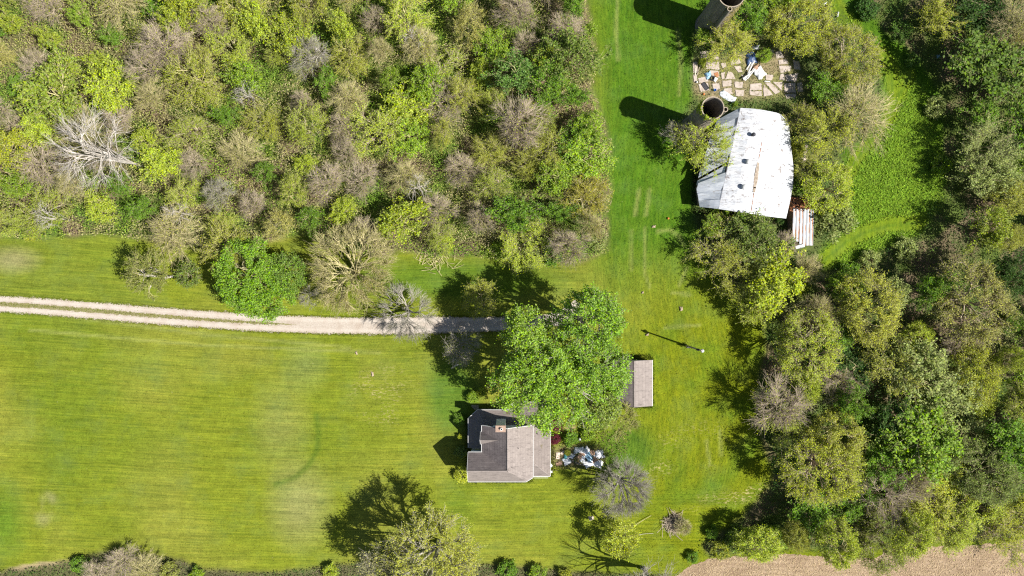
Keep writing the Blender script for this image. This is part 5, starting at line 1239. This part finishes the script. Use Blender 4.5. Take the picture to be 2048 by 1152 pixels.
for i in range(5): m_.box(-L_ / 2 + .2 + i * .26, -L_ / 2 + .26 + i * .26, -w_ / 2 + .041, w_ / 2 - .041, .02, .08)
m_.box(-L_ / 2 + .05, L_ / 2 - .05, -w_ / 2 + .045, w_ / 2 - .045, 0.0, 0.015)
o = m_.obj('metal_grate', DARK); q = P(1410, 173); o.location = (q.x, q.y, 0.12); o.rotation_euler = (0, 0, -0.95); tag(o, 'dark barred grate lying below the tyre', 'grate')
m_ = MB(); m_.lathe([(0.2, 0), (0.26, 0.4), (0.22, 0.4), (0.17, 0.05)], 14); m_.disc(0.17, 0.05, 14); o = m_.obj('bucket', BLUE); o.location = P(1429, 181); tag(o, 'bright blue bucket just above the lower silo', 'bucket')
m_ = MB(); m_.lathe([(0.18, 0), (0.2, 0.35), (0.08, 0.45), (0.06, 0.55), (0.01, 0.55)], 12); o = m_.obj('jug', WHITE); o.location = P(1393, 165); tag(o, 'white jug at the left edge of the pad', 'jug')
m_ = MB(); m_.lathe([(0.3, 0), (0.34, 0.7), (0.3, 0.7), (0.27, 0.08)], 14); m_.disc(0.27, 0.08, 14); o = m_.obj('bin', DARK); o.location = P(1403, 128); tag(o, 'dark bin among the lime sapling leaves on the pad', 'bin')
m_ = MB(); m_.lathe([(0.01, 0), (0.15, 0.03), (0.2, 0.2), (0.15, 0.36), (0.01, 0.4)], 12); o = m_.obj('float', ORANGE, None, True); o.location = P(1407, 189); tag(o, 'orange plastic float on the pad beside the lower silo', 'float')
board('board', 1390.5, 138, 2.8, 0.2, 1.53, PALEWOOD, 'long pale board on the left pad edge', 'board', 0.16); board('board', 1397, 140, 2.2, 0.14, 1.3, WOOD, 'thin grey board right of the long pale board', 'board', 0.16)
crumple('metal_sheet', 1456, 193, 3.6, 1.4, -0.52, BARN_OLD, 'weathered pale metal sheet lying above the barn corner', 'metal sheet', 40, 0.15, 0.12)
crumple('plastic_sheet', 1518, 146, 2.2, 2.4, 0.6, TARPW, 'large torn white sheet on the pad', 'plastic sheet', 41, 0.5, 0.5)
crumple('plastic_sheet', 1509, 136, 1.6, 1.2, 0.2, BROWNJ, 'brown wrapping above the torn white sheet', 'plastic sheet', 44, 0.5, 0.4)
crumple('tarp', 1501, 117, 2.0, 2.6, 0.3, TARPD, 'dark blue tarp crumpled above the white strips', 'tarp', 42, 0.5, 0.5)
crumple('plastic_sheet', 1510, 96, 1.6, 0.9, 0.1, TARPW, 'white scrap above the dark blue tarp', 'plastic sheet', 43, 0.3, 0.4)
ST = [(1497, 132, 2.0, 1.05), (1500, 134, 2.2, 1.1), (1503, 131, 1.8, 1.0), (1495, 147, 3.2, 1.1), (1497, 151, 3.0, .95), (1492, 153, 2.2, .8), (1500, 150, 2.6, .9), (1490, 155, 1.6, .6)]
for i, (px, py, L_, a) in enumerate(ST): board('siding_strip', px, py, L_, 0.2, a, WHITE, f'{ORD[i]} white siding strip counted down the pile left of the torn white sheet', 'siding strip', 0.35 + 0.06 * i, 0.04)
board('siding_strip', 1534, 163.5, 1.1, 0.22, -0.05, WHITE, 'short white strip lying alone on the pad', 'siding strip')
board('board', 1621, 168, 1.4, 0.2, 1.3, PALEWOOD, 'pale board under the tree right of the pad', 'board')
board('plank', 1608, 312, 4.5, 0.9, 1.45, PALEWOOD, 'pale broken planks along the right barn wall', 'plank', 0.1)
m_ = MB(); m_.lathe([(0.01, -0.55), (0.16, -0.5), (0.2, -0.35), (0.2, 0.35), (0.16, 0.5), (0.01, 0.55)], 12); o = m_.obj('gas_cylinder', WHITE, None, True); o.rotation_euler = (R(90), 0, -0.25); q = P(1674, 30); o.location = (q.x, q.y, 0.22); tag(o, 'white cylinder lying in the grass near the top edge', 'cylinder')
crumple('plastic_sheet', 1649, 9, 1.0, 0.7, 0.5, TARPW, 'white rag at the top edge of the barnyard', 'plastic sheet', 46)
crumple('barrel_lid', 1876, 114, 0.7, 0.8, 0.2, TARPB, 'pale blue scrap in the shade of the big dark tree', 'plastic sheet', 47)
lathed('ball', 1336, 437, [(0.01, 0), (0.16, 0.05), (0.22, 0.22), (0.16, 0.38), (0.01, 0.44)], ORANGE, 'orange-red ball on the mown strip', 'ball', 12)
crumple('stone', 1307, 453, 0.8, 0.45, 0.1, TANROCK, 'flat tan stone left of the orange ball', 'stone', 50, 0.2, 0.1)
crumple('stone', 1362, 617, 0.7, 0.9, 0.1, TANROCK, 'pale stone on the lawn above the utility pole', 'stone', 51, 0.3, 0.2)
crumple('stone', 1285, 585, 0.5, 0.4, 0.1, TANROCK, 'small pale stone left of the larger lawn stone', 'stone', 52, 0.2, 0.1)
crumple('stump', 1182, 1036, 1.0, 0.8, 0.3, PALEWOOD, 'pale stump in the shadow of the yellow tree', 'stump', 53, 0.3, 0.2)
crumple('stone', 745, 748, 0.5, 0.9, 0.1, TANROCK, 'tan stone on the west lawn', 'stone', 54, 0.15, 0.1)
crumple('stone', 713, 706, 0.4, 0.7, 0.3, TANROCK, 'small tan stone on the lawn just below the driveway', 'stone', 55, 0.15, 0.1)

# ------------------------------------------------------------------ utility pole
q = P(1372, 691); pl = empty('yard_light_pole', q); tag(pl, 'tall wooden pole with white yard lamp and meter box on the east lawn', 'pole')
m_ = MB(); m_.lathe([(0.19, -0.2), (0.17, 3), (0.13, 10.9), (0.01, 10.95)], 12); m_.obj('post', WOOD, pl, True)
m_ = MB(); m_.bar((0.1, 0, 10.2), (0.55, -0.1, 10.5), 0.07); m_.obj('arm', DARK, pl)
m_ = MB(); m_.lathe([(0.12, 10.75), (0.3, 10.6), (0.34, 10.35), (0.2, 10.2), (0.01, 10.2)], 14, (0.35, -0.1, 0)); m_.lathe([(0.01, 10.8), (0.12, 10.75)], 14, (0.35, -0.1, 0)); m_.obj('lamp', WHITE, pl, True)
m_ = MB(); m_.lathe([(0.01, 9.2), (0.22, 9.2), (0.22, 10.0), (0.01, 10.05)], 12, (-0.3, 0.05, 0)); m_.obj('transformer', DARK, pl, True)
m_ = MB(); m_.box(-0.35, 0.35, -0.32, -0.15, 1.2, 2.0); m_.obj('meter_box', DARK, pl)
crumple('stone', 1294, 669, 0.7, 0.45, 0.2, TANROCK, 'pinkish stone at the tip of the pole shadow', 'stone', 60, 0.25, 0.15)
